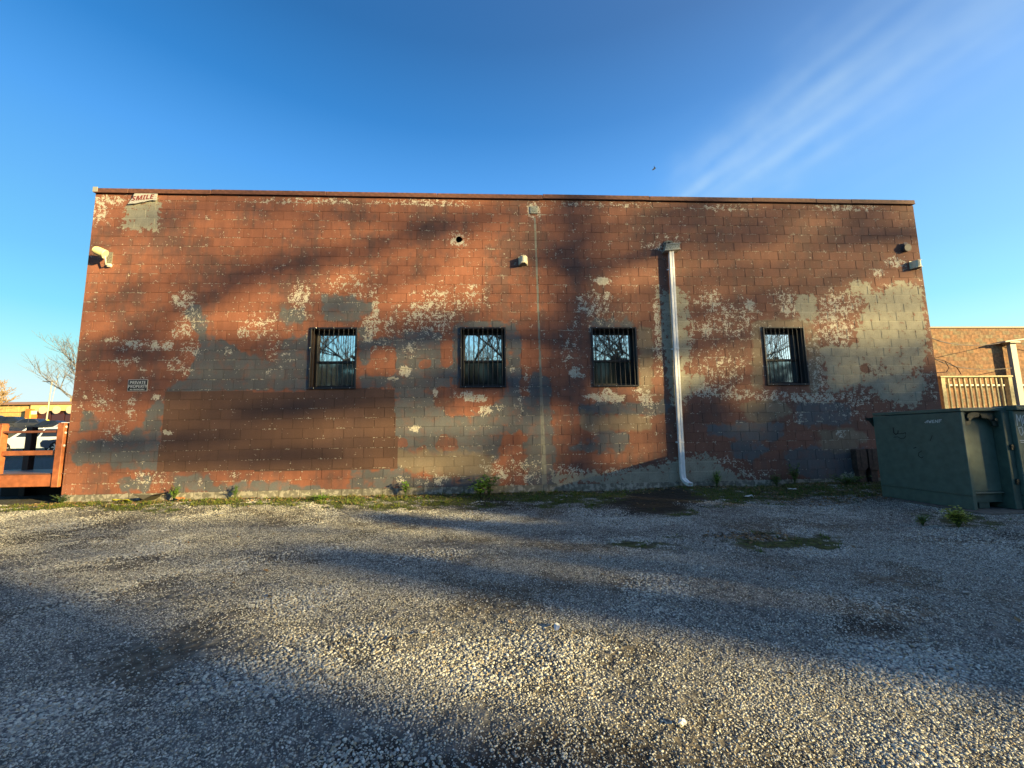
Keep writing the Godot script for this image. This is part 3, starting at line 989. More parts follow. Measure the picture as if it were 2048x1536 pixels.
func window(bd: Node3D, i: int) -> void:
	var w: Array = WIN[i]
	var x0: float = w[0]
	var x1: float = w[1]
	var y0: float = w[2]
	var y1: float = w[3]
	var cx := (x0 + x1) / 2
	var wn := Node3D.new()
	wn.name = "window"
	bd.add_child(wn, true)
	# deep reveal
	var rv := sst()
	var t := 0.02
	box(rv, Vector3(x0 + t / 2 - 0.002, (y0 + y1) / 2, -0.118), Vector3(t, y1 - y0, 0.22))
	box(rv, Vector3(x1 - t / 2 + 0.002, (y0 + y1) / 2, -0.118), Vector3(t, y1 - y0, 0.22))
	box(rv, Vector3(cx, y1 - t / 2 + 0.002, -0.118), Vector3(x1 - x0 - 2 * t + 0.004, t, 0.22))
	box(rv, Vector3(cx, y0 + t / 2 - 0.002, -0.118), Vector3(x1 - x0 - 2 * t + 0.004, t, 0.22))
	obj("reveal", rv, M.reveal_wood if i == 0 else M.reveal, wn)
	# sash frame
	var fr := sst()
	var z := -0.205
	var fx0 := x0 + 0.02
	var fx1 := x1 - 0.02
	var fy0 := y0 + 0.02
	var fy1 := y1 - 0.02
	var fw := 0.055
	var top := 0.085
	box(fr, Vector3(fx0 + fw / 2, (fy0 + fy1) / 2, z), Vector3(fw, fy1 - fy0, 0.06), 0.005)
	box(fr, Vector3(fx1 - fw / 2, (fy0 + fy1) / 2, z), Vector3(fw, fy1 - fy0, 0.06), 0.005)
	box(fr, Vector3(cx, fy1 - top / 2, z), Vector3(fx1 - fx0 - 2 * fw, top, 0.06), 0.005)
	box(fr, Vector3(cx, fy0 + 0.03, z), Vector3(fx1 - fx0 - 2 * fw, 0.06, 0.06), 0.005)
	obj("sash_frame", fr, M.black, wn)
	var mid := y0 + 0.575
	var px0 := fx0 + fw
	var px1 := fx1 - fw
	obj("meeting_rail", slab(px0, px1, mid - 0.025, mid + 0.025, z - 0.03, z + 0.035, 0.004), M.black, wn)
	var pt := slab(px0, px1, mid + 0.02, fy1 - top + 0.005, z - 0.012, z - 0.006)
	obj("pane", pt, M.glass, wn)
	var pl := slab(px0, px1, fy0 + 0.055, mid - 0.02, z - 0.004, z + 0.002)
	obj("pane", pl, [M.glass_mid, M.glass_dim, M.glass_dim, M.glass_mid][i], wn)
	obj("dark_backing", slab(x0, x1, y0, y1, -0.262, -0.252), M.black, wn)
	# iron guard: angle frame, vertical bars, bolts
	var gd := sst()
	var g0 := x0 - 0.012
	var g1 := x1 + 0.012
	var h0 := y0 - 0.012
	var h1 := y1 + 0.015
	var gz := 0.018
	box(gd, Vector3(g0 + 0.016, (h0 + h1) / 2, gz), Vector3(0.032, h1 - h0, 0.026), 0.003)
	box(gd, Vector3(g1 - 0.016, (h0 + h1) / 2, gz), Vector3(0.032, h1 - h0, 0.026), 0.003)
	box(gd, Vector3(cx, h1 - 0.016, gz), Vector3(g1 - g0 - 0.064, 0.032, 0.026), 0.003)
	box(gd, Vector3(cx, h0 + 0.016, gz), Vector3(g1 - g0 - 0.064, 0.032, 0.026), 0.003)
	obj("guard_frame", gd, M.iron, wn)
	var nb := 9
	var bar: Mesh
	for k in nb:
		var bx := g0 + 0.03 + (g1 - g0 - 0.06) * (k + 0.5 if i < 2 else k + 0.5) / nb
		var st := sst()
		tube(st, [Vector3(bx, h0 + 0.02, gz + 0.002), Vector3(bx + rng.randf_range(-0.004, 0.004), h1 - 0.02, gz + 0.002)], [0.0065, 0.0065], 8)
		obj("bar", st, M.bar, wn)
	for p in [[0.12, 0.0], [0.5, 0.0], [0.88, 0.0], [0.12, 1.0], [0.5, 1.0], [0.88, 1.0]]:
		var st := sst()
		box(st, Vector3(lerpf(g0, g1, p[0]), h0 + 0.016 if p[1] == 0.0 else h1 - 0.016, gz + 0.016), Vector3(0.014, 0.014, 0.008), 0.003)
		obj("bolt", st, M.bolt, wn)
	for p in [0.32, 0.66]:
		for s in [g0 + 0.014, g1 - 0.014]:
			var st := sst()
			box(st, Vector3(s, lerpf(h0, h1, p), gz + 0.016), Vector3(0.014, 0.014, 0.008), 0.003)
			obj("bolt", st, M.bolt, wn)

# ---------------------------------------------------------------- things on the wall
func build_wall_things() -> void:
	var pale := mat(0.62, 0.58, 0.42, 0.5)
	# hooded vent
	for v in [[0.765, 5.03, "small cream hooded vent beside the grey joint line high on the wall", 0.0], [9.80, 5.0, "small cream hooded vent near the right end of the wall", 0.0]]:
		var t := thing("vent_hood", v[2], "vent", Vector3(v[0], v[1], 0))
		var st := sst()
		var pf := PackedVector2Array()
		for k in 9:
			var a := PI * k / 8.0
			pf.append(Vector2(cos(a) * 0.088, 0.0 + sin(a) * 0.10))
		# half-round hood seen from the front, standing 16 cm off the wall
		var prof := PackedVector2Array()
		for k in 9:
			var a := PI * k / 8.0
			prof.append(Vector2(cos(a) * 0.088, sin(a) * 0.15))
		for k in 8:
			var a := prof[k]
			var b := prof[k + 1]
			var n := Vector3(a.x + b.x, 0, a.y + b.y)
			quad(st, Vector3(a.x, -0.095, 0.005 + a.y), Vector3(b.x, -0.095, 0.005 + b.y), Vector3(b.x, 0.075, 0.005 + b.y), Vector3(a.x, 0.075, 0.005 + a.y), n)
			tri(st, Vector3(0, 0.10, 0.005), Vector3(a.x, 0.075, 0.005 + a.y), Vector3(b.x, 0.075, 0.005 + b.y), Vector3(0, 1, 0))
			quad(st, Vector3(a.x, -0.095, 0.005 + a.y), Vector3(b.x, -0.095, 0.005 + b.y), Vector3(b.x * 0.94, -0.095, 0.005 + b.y * 0.95), Vector3(a.x * 0.94, -0.095, 0.005 + a.y * 0.95), Vector3.DOWN)
			quad(st, Vector3(a.x * 0.94, -0.095, 0.005 + a.y * 0.95), Vector3(b.x * 0.94, -0.095, 0.005 + b.y * 0.95), Vector3(b.x * 0.94, 0.06, 0.005 + b.y * 0.95), Vector3(a.x * 0.94, 0.06, 0.005 + a.y * 0.95), -n)
		obj("hood", st, pale, t)
		var rs := sst()
		box(rs, Vector3(0, 0.066, 0.155), Vector3(0.11, 0.012, 0.006), 0.002)
		box(rs, Vector3(0, -0.085, 0.155), Vector3(0.11, 0.014, 0.006), 0.002)
		obj("rib", rs, pale, t)
		obj("back_plate", slab(-0.1, 0.1, -0.1, 0.1, 0.003, 0.009, 0.002), pale, t)
	# junction plate
	var jp := thing("cover_plate", "square grey-white cover plate at the top of the joint line under the coping", "plate", Vector3(1.03, 6.225, 0.004))
	obj("plate", slab(-0.088, 0.088, -0.085, 0.085, 0, 0.014, 0.004), worn(mat(0.46, 0.48, 0.42, 0.6), 5.0, 0.6, 31), jp)
	var sc := sst()
	for p in [[-0.065, 0.06], [0.065, 0.06], [-0.065, -0.06], [0.065, -0.06]]:
		box(sc, Vector3(p[0], p[1], 0.016), Vector3(0.012, 0.012, 0.006), 0.002)
	obj("screw", sc, M.iron, jp)
	obj("raised_patch", slab(-0.045, 0.05, -0.05, 0.045, 0.0145, 0.02, 0.003), worn(mat(0.40, 0.43, 0.38, 0.6), 9.0, 0.5, 32), jp)
	# dark pipe stub
	var ps := thing("pipe_stub", "short dark capped pipe sticking out above the right vent", "pipe", Vector3(9.63, 5.40, 0.004))
	var st1 := sst()
	tube(st1, [Vector3(0, 0, 0), Vector3(0, -0.01, 0.09)], [0.085, 0.085], 14)
	obj("pipe", st1, mat(0.045, 0.045, 0.06, 0.6), ps)
	var st2 := sst()
	tube(st2, [Vector3(-0.01, 0.075, 0.0), Vector3(-0.02, 0.09, 0.07)], [0.05, 0.045], 10)
	obj("cap", st2, mat(0.16, 0.12, 0.12, 0.7), ps)
	# floodlight camera at the left corner
	var cl := thing("security_light", "yellowish bullet-shaped light on a bracket at the upper left corner of the wall", "wall light", Vector3(-7.86, 5.0, 0.0))
	obj("mounting_plate", slab(-0.075, 0.06, -0.14, 0.16, 0.003, 0.012, 0.002), worn(mat(0.33, 0.31, 0.24), 4.0, 0.6, 33), cl)
	var ar := sst()
	tube(ar, [Vector3(0.03, -0.13, 0.0), Vector3(0.03, -0.14, 0.11), Vector3(0.035, -0.06, 0.13), Vector3(0.02, 0.06, 0.14)], [0.016, 0.015, 0.013, 0.013], 8)
	obj("bracket", ar, mat(0.55, 0.53, 0.45, 0.5), cl)
	var kn := sst()
	tube(kn, [Vector3(0.03, -0.135, 0.01), Vector3(0.03, -0.14, 0.055)], [0.045, 0.036], 12)
	obj("bracket_base", kn, mat(0.62, 0.6, 0.52, 0.5), cl)
	var hd := sst()
	var ax := Vector3(-0.9, 0.42, 0.35).normalized()
	var o := Vector3(0.045, 0.045, 0.17)
	tube(hd, [o, o + ax * 0.03, o + ax * 0.09, o + ax * 0.14, o + ax * 0.185, o + ax * 0.205], [0.082, 0.09, 0.09, 0.085, 0.062, 0.02], 16)
	obj("housing", hd, mat(0.56, 0.52, 0.27, 0.5), cl)
	var rim := sst()
	tube(rim, [o - ax * 0.012, o + ax * 0.006], [0.093, 0.093], 16)
	obj("rim", rim, mat(0.6, 0.57, 0.4, 0.45), cl)
	# downspout and its conductor head
	var dsp := thing("downspout", "tall white downspout with a grey collector box at its top and a kicked-out foot", "downspout", Vector3(4.05, 0, 0))
	var white := worn(mat(0.88, 0.89, 0.90, 0.4), 1.5, 0.9, 41)
	var hm := worn(mat(0.42, 0.45, 0.40, 0.55), 4.0, 0.55, 42)
	var hb := sst()
	var cr := PackedVector2Array([Vector2(-0.165, -0.105), Vector2(0.165, -0.075), Vector2(0.175, 0.04), Vector2(-0.13, 0.01)])
	prism(hb, cr, 0.004, 0.15, Transform3D(Basis.IDENTITY, Vector3(0.01, 5.36, 0)))
	obj("collector_box", hb, hm, dsp)
	var rb := sst()
	box(rb, Vector3(0.015, 5.262, 0.08), Vector3(0.36, 0.024, 0.17), 0.004, Basis.from_euler(Vector3(0, 0, 0.09)))
	box(rb, Vector3(0.035, 5.392, 0.08), Vector3(0.33, 0.022, 0.168), 0.004, Basis.from_euler(Vector3(0, 0, 0.098)))
	obj("collector_rim", rb, worn(mat(0.62, 0.63, 0.56, 0.5), 5.0, 0.6, 43), dsp)
	var oh := sst()
	for k in 12:
		var a0 := TAU * k / 12.0
		var a1 := TAU * (k + 1) / 12.0
		for zz in [0.02]:
			var p0 := Vector3(-0.015 + cos(a0) * 0.062, 5.435 + sin(a0) * 0.062, 0.07)
			var p1 := Vector3(-0.015 + cos(a1) * 0.062, 5.435 + sin(a1) * 0.062, 0.07)
			var q0 := Vector3(-0.015 + cos(a0) * 0.05, 5.435 + sin(a0) * 0.05, 0.07)
			var q1 := Vector3(-0.015 + cos(a1) * 0.05, 5.435 + sin(a1) * 0.05, 0.07)
			quad(oh, p0, p1, q1, q0, Vector3(0, 0, 1))
			quad(oh, p0, p1, p1 - Vector3(0, 0, 0.066), p0 - Vector3(0, 0, 0.066), Vector3(cos(a0), sin(a0), 0))
			quad(oh, q0, q1, q1 - Vector3(0, 0, 0.06), q0 - Vector3(0, 0, 0.06), -Vector3(cos(a0), sin(a0), 0))
	obj("scupper_pipe", oh, worn(mat(0.5, 0.5, 0.43, 0.6), 5.0, 0.5, 44), dsp)
	var dk := sst()
	tube(dk, [Vector3(-0.015, 5.435, 0.004), Vector3(-0.015, 5.435, 0.012)], [0.05, 0.05], 12)
	obj("scupper_bore", dk, M.black, dsp)
	var mo := sst()
	rng.seed = 9
	for k in 16:
		var a := PI * (k + 0.5) / 16.0
		box(mo, Vector3(-0.0 + cos(a) * 0.11, 5.43 + sin(a) * 0.085, 0.02), Vector3(rng.randf_range(0.03, 0.06), rng.randf_range(0.03, 0.05), 0.03), 0.008, Basis.from_euler(Vector3(0, 0, rng.randf() * 3.0)))
	obj("mortar_patch", mo, worn(mat(0.4, 0.37, 0.29, 0.9), 8.0, 0.5, 45), dsp)
	var pf2 := sst()
	# rectangular pipe with a shallow front flute, slightly out of plumb, foot kicked forward
	var path := [Vector3(0.005, 5.27, 0.085), Vector3(-0.02, 3.4, 0.085), Vector3(-0.045, 1.6, 0.085), Vector3(-0.055, 0.40, 0.085), Vector3(-0.05, 0.30, 0.10), Vector3(-0.01, 0.225, 0.16), Vector3(0.03, 0.195, 0.235)]
	var sec := [Vector2(-0.05, -0.036), Vector2(0.05, -0.036), Vector2(0.05, 0.036), Vector2(0.016, 0.036), Vector2(0.010, 0.028), Vector2(-0.010, 0.028), Vector2(-0.016, 0.036), Vector2(-0.05, 0.036)]
	for i in path.size() - 1:
		var r0 := []
		var r1 := []
		for e in 2:
			var ii: int = i + e
			var d: Vector3 = path[mini(ii + 1, path.size() - 1)] - path[maxi(ii - 1, 0)]
			d = d.normalized()
			var right := Vector3(1, 0, 0)
			var fwd := right.cross(d).normalized()
			right = d.cross(fwd).normalized()
			if fwd.z < 0:
				fwd = -fwd
			for s in sec:
				var p: Vector3 = path[ii] + Vector3(1, 0, 0) * s.x + fwd * s.y
				if e == 0:
					r0.append(p)
				else:
					r1.append(p)
		var mid: Vector3 = (path[i] + path[i + 1]) / 2
		for k in sec.size():
			var k2 := (k + 1) % sec.size()
			quad(pf2, r0[k], r0[k2], r1[k2], r1[k], (r0[k] + r1[k2]) / 2 - mid)
	obj("pipe", pf2, white, dsp)
	for y in [4.85, 3.05, 1.05]:
		var sp := sst()
		var xx: float = -0.055 + 0.06 * (y - 0.4) / 4.9
		box(sp, Vector3(xx, y, 0.124), Vector3(0.108, 0.03, 0.003), 0.001)
		box(sp, Vector3(xx - 0.066, y, 0.02), Vector3(0.03, 0.03, 0.02), 0.002)
		box(sp, Vector3(xx - 0.0525, y, 0.068), Vector3(0.003, 0.03, 0.115), 0.001)
		obj("strap", sp, white, dsp)
	# torn SMILE sign
	var sm := thing("smile_sign", "torn white sign reading SMILE in dark red letters under the coping", "sign", Vector3(-7.30, 6.34, 0.03))
	var pl := PackedVector2Array([Vector2(-0.285, -0.125), Vector2(-0.20, -0.115), Vector2(-0.12, -0.108), Vector2(-0.03, -0.082), Vector2(0.03, -0.078), Vector2(0.1, -0.05), Vector2(0.2, -0.028), Vector2(0.24, -0.035), Vector2(0.29, -0.03), Vector2(0.295, 0.12), Vector2(-0.17, 0.115), Vector2(-0.2, 0.02)])
	var ss := sst()
	prism(ss, pl, 0.0, 0.008)
	obj("board", ss, worn(mat(0.62, 0.6, 0.55, 0.6), 6.0, 0.75, 51), sm)
	var tx := letters("SMILE", 0.155, 0.004, mat(0.20, 0.04, 0.035, 0.7), sm)
	tx.transform = Transform3D(Basis(Vector3(0.98, 0.13, 0), Vector3(0.2, 0.92, 0), Vector3(0, 0, 1)), Vector3(0.012, 0.022, 0.011))
	var bk := sst()
	box(bk, Vector3(-0.2, 0.05, -0.015), Vector3(0.02, 0.1, 0.028))
	box(bk, Vector3(0.2, 0.05, -0.015), Vector3(0.02, 0.1, 0.028))
	obj("standoff", bk, M.iron, sm)
	# private property sign
	var pp := thing("private_property_sign", "small black sign reading PRIVATE PROPERTY with white border on the left of the wall", "sign", Vector3(-7.055, 2.357, 0.006))
	obj("border", slab(-0.19, 0.19, -0.118, 0.118, 0, 0.004, 0.001), mat(0.6, 0.6, 0.58, 0.5), pp)
	obj("face", slab(-0.183, 0.183, -0.111, 0.111, 0.0045, 0.006, 0.0005), mat(0.012, 0.013, 0.016, 0.4), pp)
	var wl := mat(0.72, 0.72, 0.7, 0.5)
	var a1 := letters("PRIVATE", 0.084, 0.002, wl, pp, "lettering", false)
	a1.position = Vector3(0, 0.055, 0.0075)
	var a2 := letters("PROPERTY", 0.084, 0.002, wl, pp, "lettering", false)
	a2.transform = Transform3D(Basis().scaled(Vector3(0.95, 1, 1)), Vector3(0, -0.022, 0.0075))
	var a3 := letters("NO TRESPASSING", 0.036, 0.002, wl, pp, "lettering", false)
	a3.position = Vector3(0, -0.085, 0.0075)
	# two brown capped conduit covers at the foot of the wall
	var bm := worn(mat(0.085, 0.05, 0.04, 0.7), 2.5, 0.6, 55)
	for v in [[7.885, "left one of two brown painted conduit covers at the wall foot beside the green cabinet"], [8.155, "right one of two brown painted conduit covers partly behind the green cabinet"]]:
		var t := thing("conduit_cover", v[1], "conduit cover", Vector3(v[0], 0.05, 0.004))
		var st := sst()
		var p := PackedVector2Array([Vector2(-0.115, 0.40), Vector2(-0.095, 0.35), Vector2(0.06, 0.35), Vector2(0.115, 0.42), Vector2(0.115, 0.75), Vector2(0.10, 0.79), Vector2(-0.10, 0.79), Vector2(-0.115, 0.76)])
		prism(st, p, 0.0, 0.14)
		obj("upper_case", st, bm, t)
		obj("collar", slab(-0.095, 0.075, 0.33, 0.349, 0.002, 0.13, 0.004), bm, t)
		obj("lower_case", slab(-0.085, 0.06, 0.0, 0.329, 0.004, 0.12, 0.006), bm, t)
		obj("seam", slab(-0.03, -0.022, 0.42, 0.78, 0.1405, 0.146, 0.001), bm, t)

# ---------------------------------------------------------------- green cabinet
func build_cabinet() -> void:
	var gm := worn(mat(0.105, 0.172, 0.142, 0.42), 1.1, 0.82, 61)
	var gd := worn(mat(0.08, 0.135, 0.112, 0.45), 1.1, 0.8, 62)
	var t := thing("transformer_cabinet", "large dark green utility cabinet with graffiti standing on the gravel at the right", "utility cabinet", Vector3.ZERO)
	var x := 6.78
	# body: side, rear, hood and inner box
	obj("concrete_pad", slab(x - 0.12, 10.2, -0.1, 0.098, 1.5, 3.25, 0.015), worn(mat(0.16, 0.155, 0.135, 0.9), 2.0, 0.6, 63), t)
	obj("side_panel", slab(x, x + 0.06, 0.293, 1.478, 1.66, 3.06, 0.008), gm, t)
	obj("side_skirt", slab(x + 0.004, x + 0.062, 0.10, 0.289, 1.663, 3.056, 0.004), gm, t)
	obj("skirt_ledge", slab(x - 0.004, x + 0.05, 0.2855, 0.297, 1.66, 3.06, 0.003), mat(0.07, 0.11, 0.09, 0.35), t)
	var ld := sst()
	box(ld, Vector3(x + 1.7, 1.512, 2.36), Vector3(3.404, 0.052, 1.404), 0.006)
	obj("lid", ld, gm, t)
	obj("rear_body", slab(x + 0.06, 10.1, 0.10, 1.48, 1.66, 2.7), gd, t)
	# recessed front panel, its sill and the open skirt under it
	obj("front_panel", slab(x + 0.062, x + 0.585, 0.335, 1.40, 2.70, 2.96, 0.004), gm, t)
	obj("panel_sill", slab(x + 0.062, x + 0.585, 0.312, 0.331, 2.70, 2.985, 0.003), mat(0.16, 0.2, 0.17, 0.35), t)
	obj("front_skirt", slab(x + 0.064, x + 0.585, 0.185, 0.310, 2.70, 2.95, 0.003), gd, t)
	obj("front_skirt", slab(x + 0.22, x + 0.38, 0.10, 0.183, 2.70, 2.945, 0.003), gd, t)
	obj("upper_flange", slab(x + 0.062, x + 0.585, 1.405, 1.482, 2.70, 3.0, 0.004), worn(mat(0.10, 0.13, 0.10, 0.4), 3.0, 0.7, 64), t)
	# right compartment standing proud
	obj("door_post", slab(x + 0.59, x + 0.70, 0.10, 1.483, 2.70, 3.09, 0.006), gd, t)
	obj("door", slab(x + 0.705, x + 2.2, 0.29, 1.483, 2.72, 3.14, 0.008), gm, t)
	obj("door_skirt", slab(x + 0.705, x + 2.2, 0.10, 0.283, 2.72, 3.13, 0.004), gm, t)
	obj("lid_lip", slab(x + 0.70, x + 2.25, 1.487, 1.56, 2.9, 3.19, 0.008), gd, t)
	for y in [0.98, 0.50]:
		var b := sst()
		tube(b, [Vector3(x + 0.655, y, 3.09), Vector3(x + 0.655, y, 3.115)], [0.028, 0.024], 6)
		box(b, Vector3(x + 0.655, y - 0.03, 3.1), Vector3(0.045, 0.05, 0.02), 0.004)
		obj("latch", b, mat(0.012, 0.02, 0.018, 0.5), t)
	# lifting lugs
	var lug := PackedVector2Array([Vector2(-0.14, -0.14), Vector2(-0.02, -0.13), Vector2(0.0, -0.06), Vector2(0.05, -0.02), Vector2(0.14, -0.01), Vector2(0.15, 0.05), Vector2(0.03, 0.055), Vector2(-0.03, 0.03), Vector2(-0.05, -0.03), Vector2(-0.14, -0.06)])
	var lm := mat(0.012, 0.026, 0.022, 0.45)
	var l1 := sst()
	prism(l1, lug, 0, 0.03, Transform3D(Basis.IDENTITY, Vector3(x + 0.17, 1.415, 3.005)))
	tube(l1, [Vector3(x + 0.13, 1.37, 3.03), Vector3(x + 0.13, 1.37, 3.06)], [0.022, 0.02], 8)
	obj("lifting_lug", l1, lm, t)
	var l2 := sst()
	prism(l2, lug, 0, 0.03, Transform3D(Basis(Vector3(-1, 0, 0), Vector3(0, 1, 0), Vector3(0, 0, -1)), Vector3(x + 0.49, 1.40, 3.035)))
	tube(l2, [Vector3(x + 0.53, 1.36, 3.035), Vector3(x + 0.53, 1.36, 3.065)], [0.022, 0.02], 8)
	obj("lifting_lug", l2, lm, t)
	var l3 := sst()
	prism(l3, PackedVector2Array([Vector2(0, -0.1), Vector2(0, 0.06), Vector2(-0.09, 0.05), Vector2(-0.12, 0.06), Vector2(-0.12, 0.02), Vector2(-0.05, 0.0)]), 0, 0.03, Transform3D(Basis.IDENTITY, Vector3(x + 0.01, 1.40, 1.63)))
	obj("lifting_lug", l3, lm, t)
	# graffiti: scratched and sprayed strokes
	var black := mat(0.008, 0.012, 0.012, 0.6)
	var whitep := mat(0.55, 0.62, 0.62, 0.6)
	# on the side panel; u runs from far (0) to near (1.4)
	var tf := Transform3D(Basis(Vector3(0, 0, 1), Vector3(0, 1, 0), Vector3(-1, 0, 0)), Vector3(x - 0.0005, 0, 1.66))
	var marks := [
		[[0.36, 1.27, 0.36, 1.19, 0.39, 1.16, 0.43, 1.18, 0.44, 1.22], 0.016, black],
		[[0.44, 1.17, 0.52, 1.175, 0.56, 1.19, 0.56, 1.16], 0.010, black],
		[[0.35, 1.115, 0.42, 1.12, 0.47, 1.09, 0.53, 1.10, 0.56, 1.14], 0.009, black],
		[[0.66, 0.94, 0.70, 0.955], 0.012, black],
		[[0.78, 0.90, 0.73, 0.87, 0.72, 0.82, 0.76, 0.79, 0.79, 0.81], 0.009, black],
		[[0.93, 1.06, 0.97, 1.14], 0.008, black]]
	for mk in marks:
		var p := []
		for k in range(0, mk[0].size(), 2):
			p.append(Vector2(mk[0][k], mk[0][k + 1]))
		var g := obj("graffiti_mark", stroke(p, mk[1], 0.0), mk[2], t)
		g.transform = tf
	var tags := [
		[0.90, 1.335, 0.93, 1.375, 0.93, 1.335], [0.945, 1.375, 0.955, 1.335, 0.965, 1.36, 0.975, 1.335, 0.985, 1.375], [1.02, 1.375, 1.0, 1.37, 1.0, 1.335, 1.025, 1.337], [1.0, 1.356, 1.02, 1.358],
		[1.04, 1.335, 1.045, 1.375, 1.075, 1.335, 1.08, 1.378], [1.095, 1.335, 1.10, 1.378, 1.135, 1.38], [1.10, 1.358, 1.125, 1.36], [0.885, 1.345, 0.905, 1.352]]
	for q in tags:
		var p := []
		for k in range(0, q.size(), 2):
			p.append(Vector2(q[k], q[k + 1]))
		var g := obj("graffiti_tag", stroke(p, 0.009, 0.0), whitep, t)
		g.transform = tf
	# on the door front
	var tf2 := Transform3D(Basis.IDENTITY, Vector3(x + 0.71, 0, 3.1405))
	for q in [[0.03, 1.27, 0.04, 1.43, 0.07, 1.33, 0.10, 1.42, 0.11, 1.27], [0.13, 1.30, 0.13, 1.40, 0.17, 1.42, 0.19, 1.36, 0.16, 1.29, 0.13, 1.30], [0.21, 1.44, 0.22, 1.34, 0.26, 1.36, 0.29, 1.45, 0.26, 1.20],
		[0.05, 1.16, 0.04, 1.24, 0.09, 1.25, 0.10, 1.17, 0.07, 1.13, 0.05, 1.16], [0.12, 1.14, 0.13, 1.24, 0.17, 1.16, 0.19, 1.25], [0.20, 1.15, 0.21, 1.24, 0.26, 1.23],
		[0.03, 1.06, 0.14, 1.055, 0.22, 1.02, 0.30, 1.05, 0.34, 1.16, 0.33, 1.28], [0.04, 1.035, 0.15, 1.02, 0.21, 0.985, 0.29, 1.02, 0.35, 1.10]]:
		var p := []
		for k in range(0, q.size(), 2):
			p.append(Vector2(q[k], q[k + 1]))
		var g := obj("graffiti_tag", stroke(p, 0.011, 0.0), whitep, t)
		g.transform = tf2

# ---------------------------------------------------------------- right: landing and rear building
func build_right() -> void:
	var wood := worn(mat(0.50, 0.44, 0.25, 0.7), 2.0, 0.75, 71)
	var t := thing("stair_landing", "raised landing with pale yellow wooden balusters beyond the right end of the wall", "landing", Vector3.ZERO)
	var z := -1.5
	obj("top_rail", slab(11.72, 13.75, 2.575, 2.615, z - 0.07, z + 0.07, 0.006), wood, t)
	obj("post", slab(11.745, 11.86, 1.2, 2.573, z - 0.05, z + 0.05, 0.006), wood, t)
	obj("post", slab(13.62, 13.735, 1.2, 2.573, z - 0.05, z + 0.05, 0.006), wood, t)
	for k in 11:
		var bx := 11.99 + k * 0.148
		obj("baluster", slab(bx - 0.02, bx + 0.02, 1.45, 2.574, z - 0.02, z + 0.02, 0.003), wood, t)
	obj("lower_rail", slab(11.862, 13.618, 1.38, 1.445, z - 0.02, z + 0.02, 0.004), wood, t)
	var dk := mat(0.06, 0.045, 0.04, 0.8)
	obj("rear_rail", slab(11.862, 13.618, 2.45, 2.56, z - 1.45, z - 1.37, 0.004), dk, t)
	for k in 8:
		var bx := 12.0 + k * 0.21
		obj("rear_baluster", slab(bx - 0.02, bx + 0.02, 1.30, 2.449, z - 1.43, z - 1.39), dk, t)
	for k in 10:
		obj("floor_board", slab(11.75, 13.72, 1.20, 1.24, z - 1.45 + k * 0.145, z - 1.45 + k * 0.145 + 0.138), wood, t)
	for p in [[11.80, z], [13.67, z], [11.80, z - 1.38], [13.67, z - 1.38]]:
		obj("leg", slab(p[0] - 0.05, p[0] + 0.05, -0.3, 1.198, p[1] - 0.05, p[1] + 0.05), wood, t)
	# rear building
	var bm := mat(1, 1, 1, 0.9)
	bm.vertex_color_use_as_albedo = true
	worn(bm, 0.9, 0.62, 72)
	var b := thing("rear_block_building", "brown painted block building behind, with a plain flat roof line", "building", Vector3.ZERO)
	var fz := -12.0
	rng.seed = 19
	obj("mortar", slab(10.6, 44.0, -0.4, 6.62, fz - 0.3, fz - 0.006), mat(0.30, 0.15, 0.08, 0.9), b)
	var st := sst()
	for row in range(4, 33):
		for col in range(0, 44):
			var x0 := 21.5 + col * 0.4064 + (0.2032 if row & 1 else 0.0)
			var y0 := row * 0.2032 - 0.02
			var n := hn.get_noise_2d(x0 * 20.0, y0 * 40.0)
			var c := Color(0.40, 0.20, 0.09).lerp(Color(0.31, 0.165, 0.09), rng.randf()) * rng.randf_range(0.85, 1.12)
			if y0 > 5.5 and n > 0.0:
				c = c.lerp(Color(0.30, 0.25, 0.15), clampf(n * 3.0, 0, 0.8))
			elif n > 0.25:
				c = c.lerp(Color(0.34, 0.27, 0.16), 0.5)
			st.set_color(c)
			box(st, Vector3(x0 + 0.2, y0 + 0.1, fz - 0.01), Vector3(0.398, 0.194, 0.022 + rng.randf() * 0.004))
	var bo := obj("blocks", st, bm, b)
	bo.set_meta("kind", "stuff")
	obj("coping", slab(10.6, 44.0, 6.625, 6.72, fz - 0.4, fz + 0.06, 0.01), mat(0.30, 0.20, 0.14, 0.7), b)
	obj("roof", slab(10.6, 44.0, 6.3, 6.6, fz - 12.0, fz - 0.31), mat(0.1, 0.1, 0.1), b)
	obj("side_wall", slab(10.6, 10.9, -0.4, 6.61, fz - 12.0, fz - 0.32), mat(0.28, 0.13, 0.07), b)
	# its downspout with a head, a pipe, and cables
	var d := thing("rear_downspout", "pale square downspout with a flat head on the brown rear building", "downspout", Vector3(27.75, 0, fz + 0.02))
	var pm := mat(0.26, 0.26, 0.235, 0.6)
	obj("pipe", slab(-0.12, 0.24, 0.2, 5.72, 0.16, 0.34, 0.02), pm, d)
	var hb := sst()
	box(hb, Vector3(0.0, 5.85, 0.25), Vector3(1.15, 0.09, 0.5), 0.02, Basis.from_euler(Vector3(0, 0, 0.12)))
	box(hb, Vector3(0.05, 5.77, 0.25), Vector3(0.62, 0.1, 0.42), 0.02)
	obj("head", hb, mat(0.38, 0.33, 0.26, 0.6), d)
	var w := thing("wall_pipe", "thin white pipe running level along the rear building behind the balusters", "pipe", Vector3(0, 0, fz + 0.1))
	var ws := sst()
	tube(ws, [Vector3(22.0, 3.55, 0), Vector3(27.5, 3.5, 0), Vector3(34.0, 3.46, 0)], [0.06, 0.06, 0.06], 8)
	obj("pipe", ws, mat(0.6, 0.58, 0.5, 0.5), w)
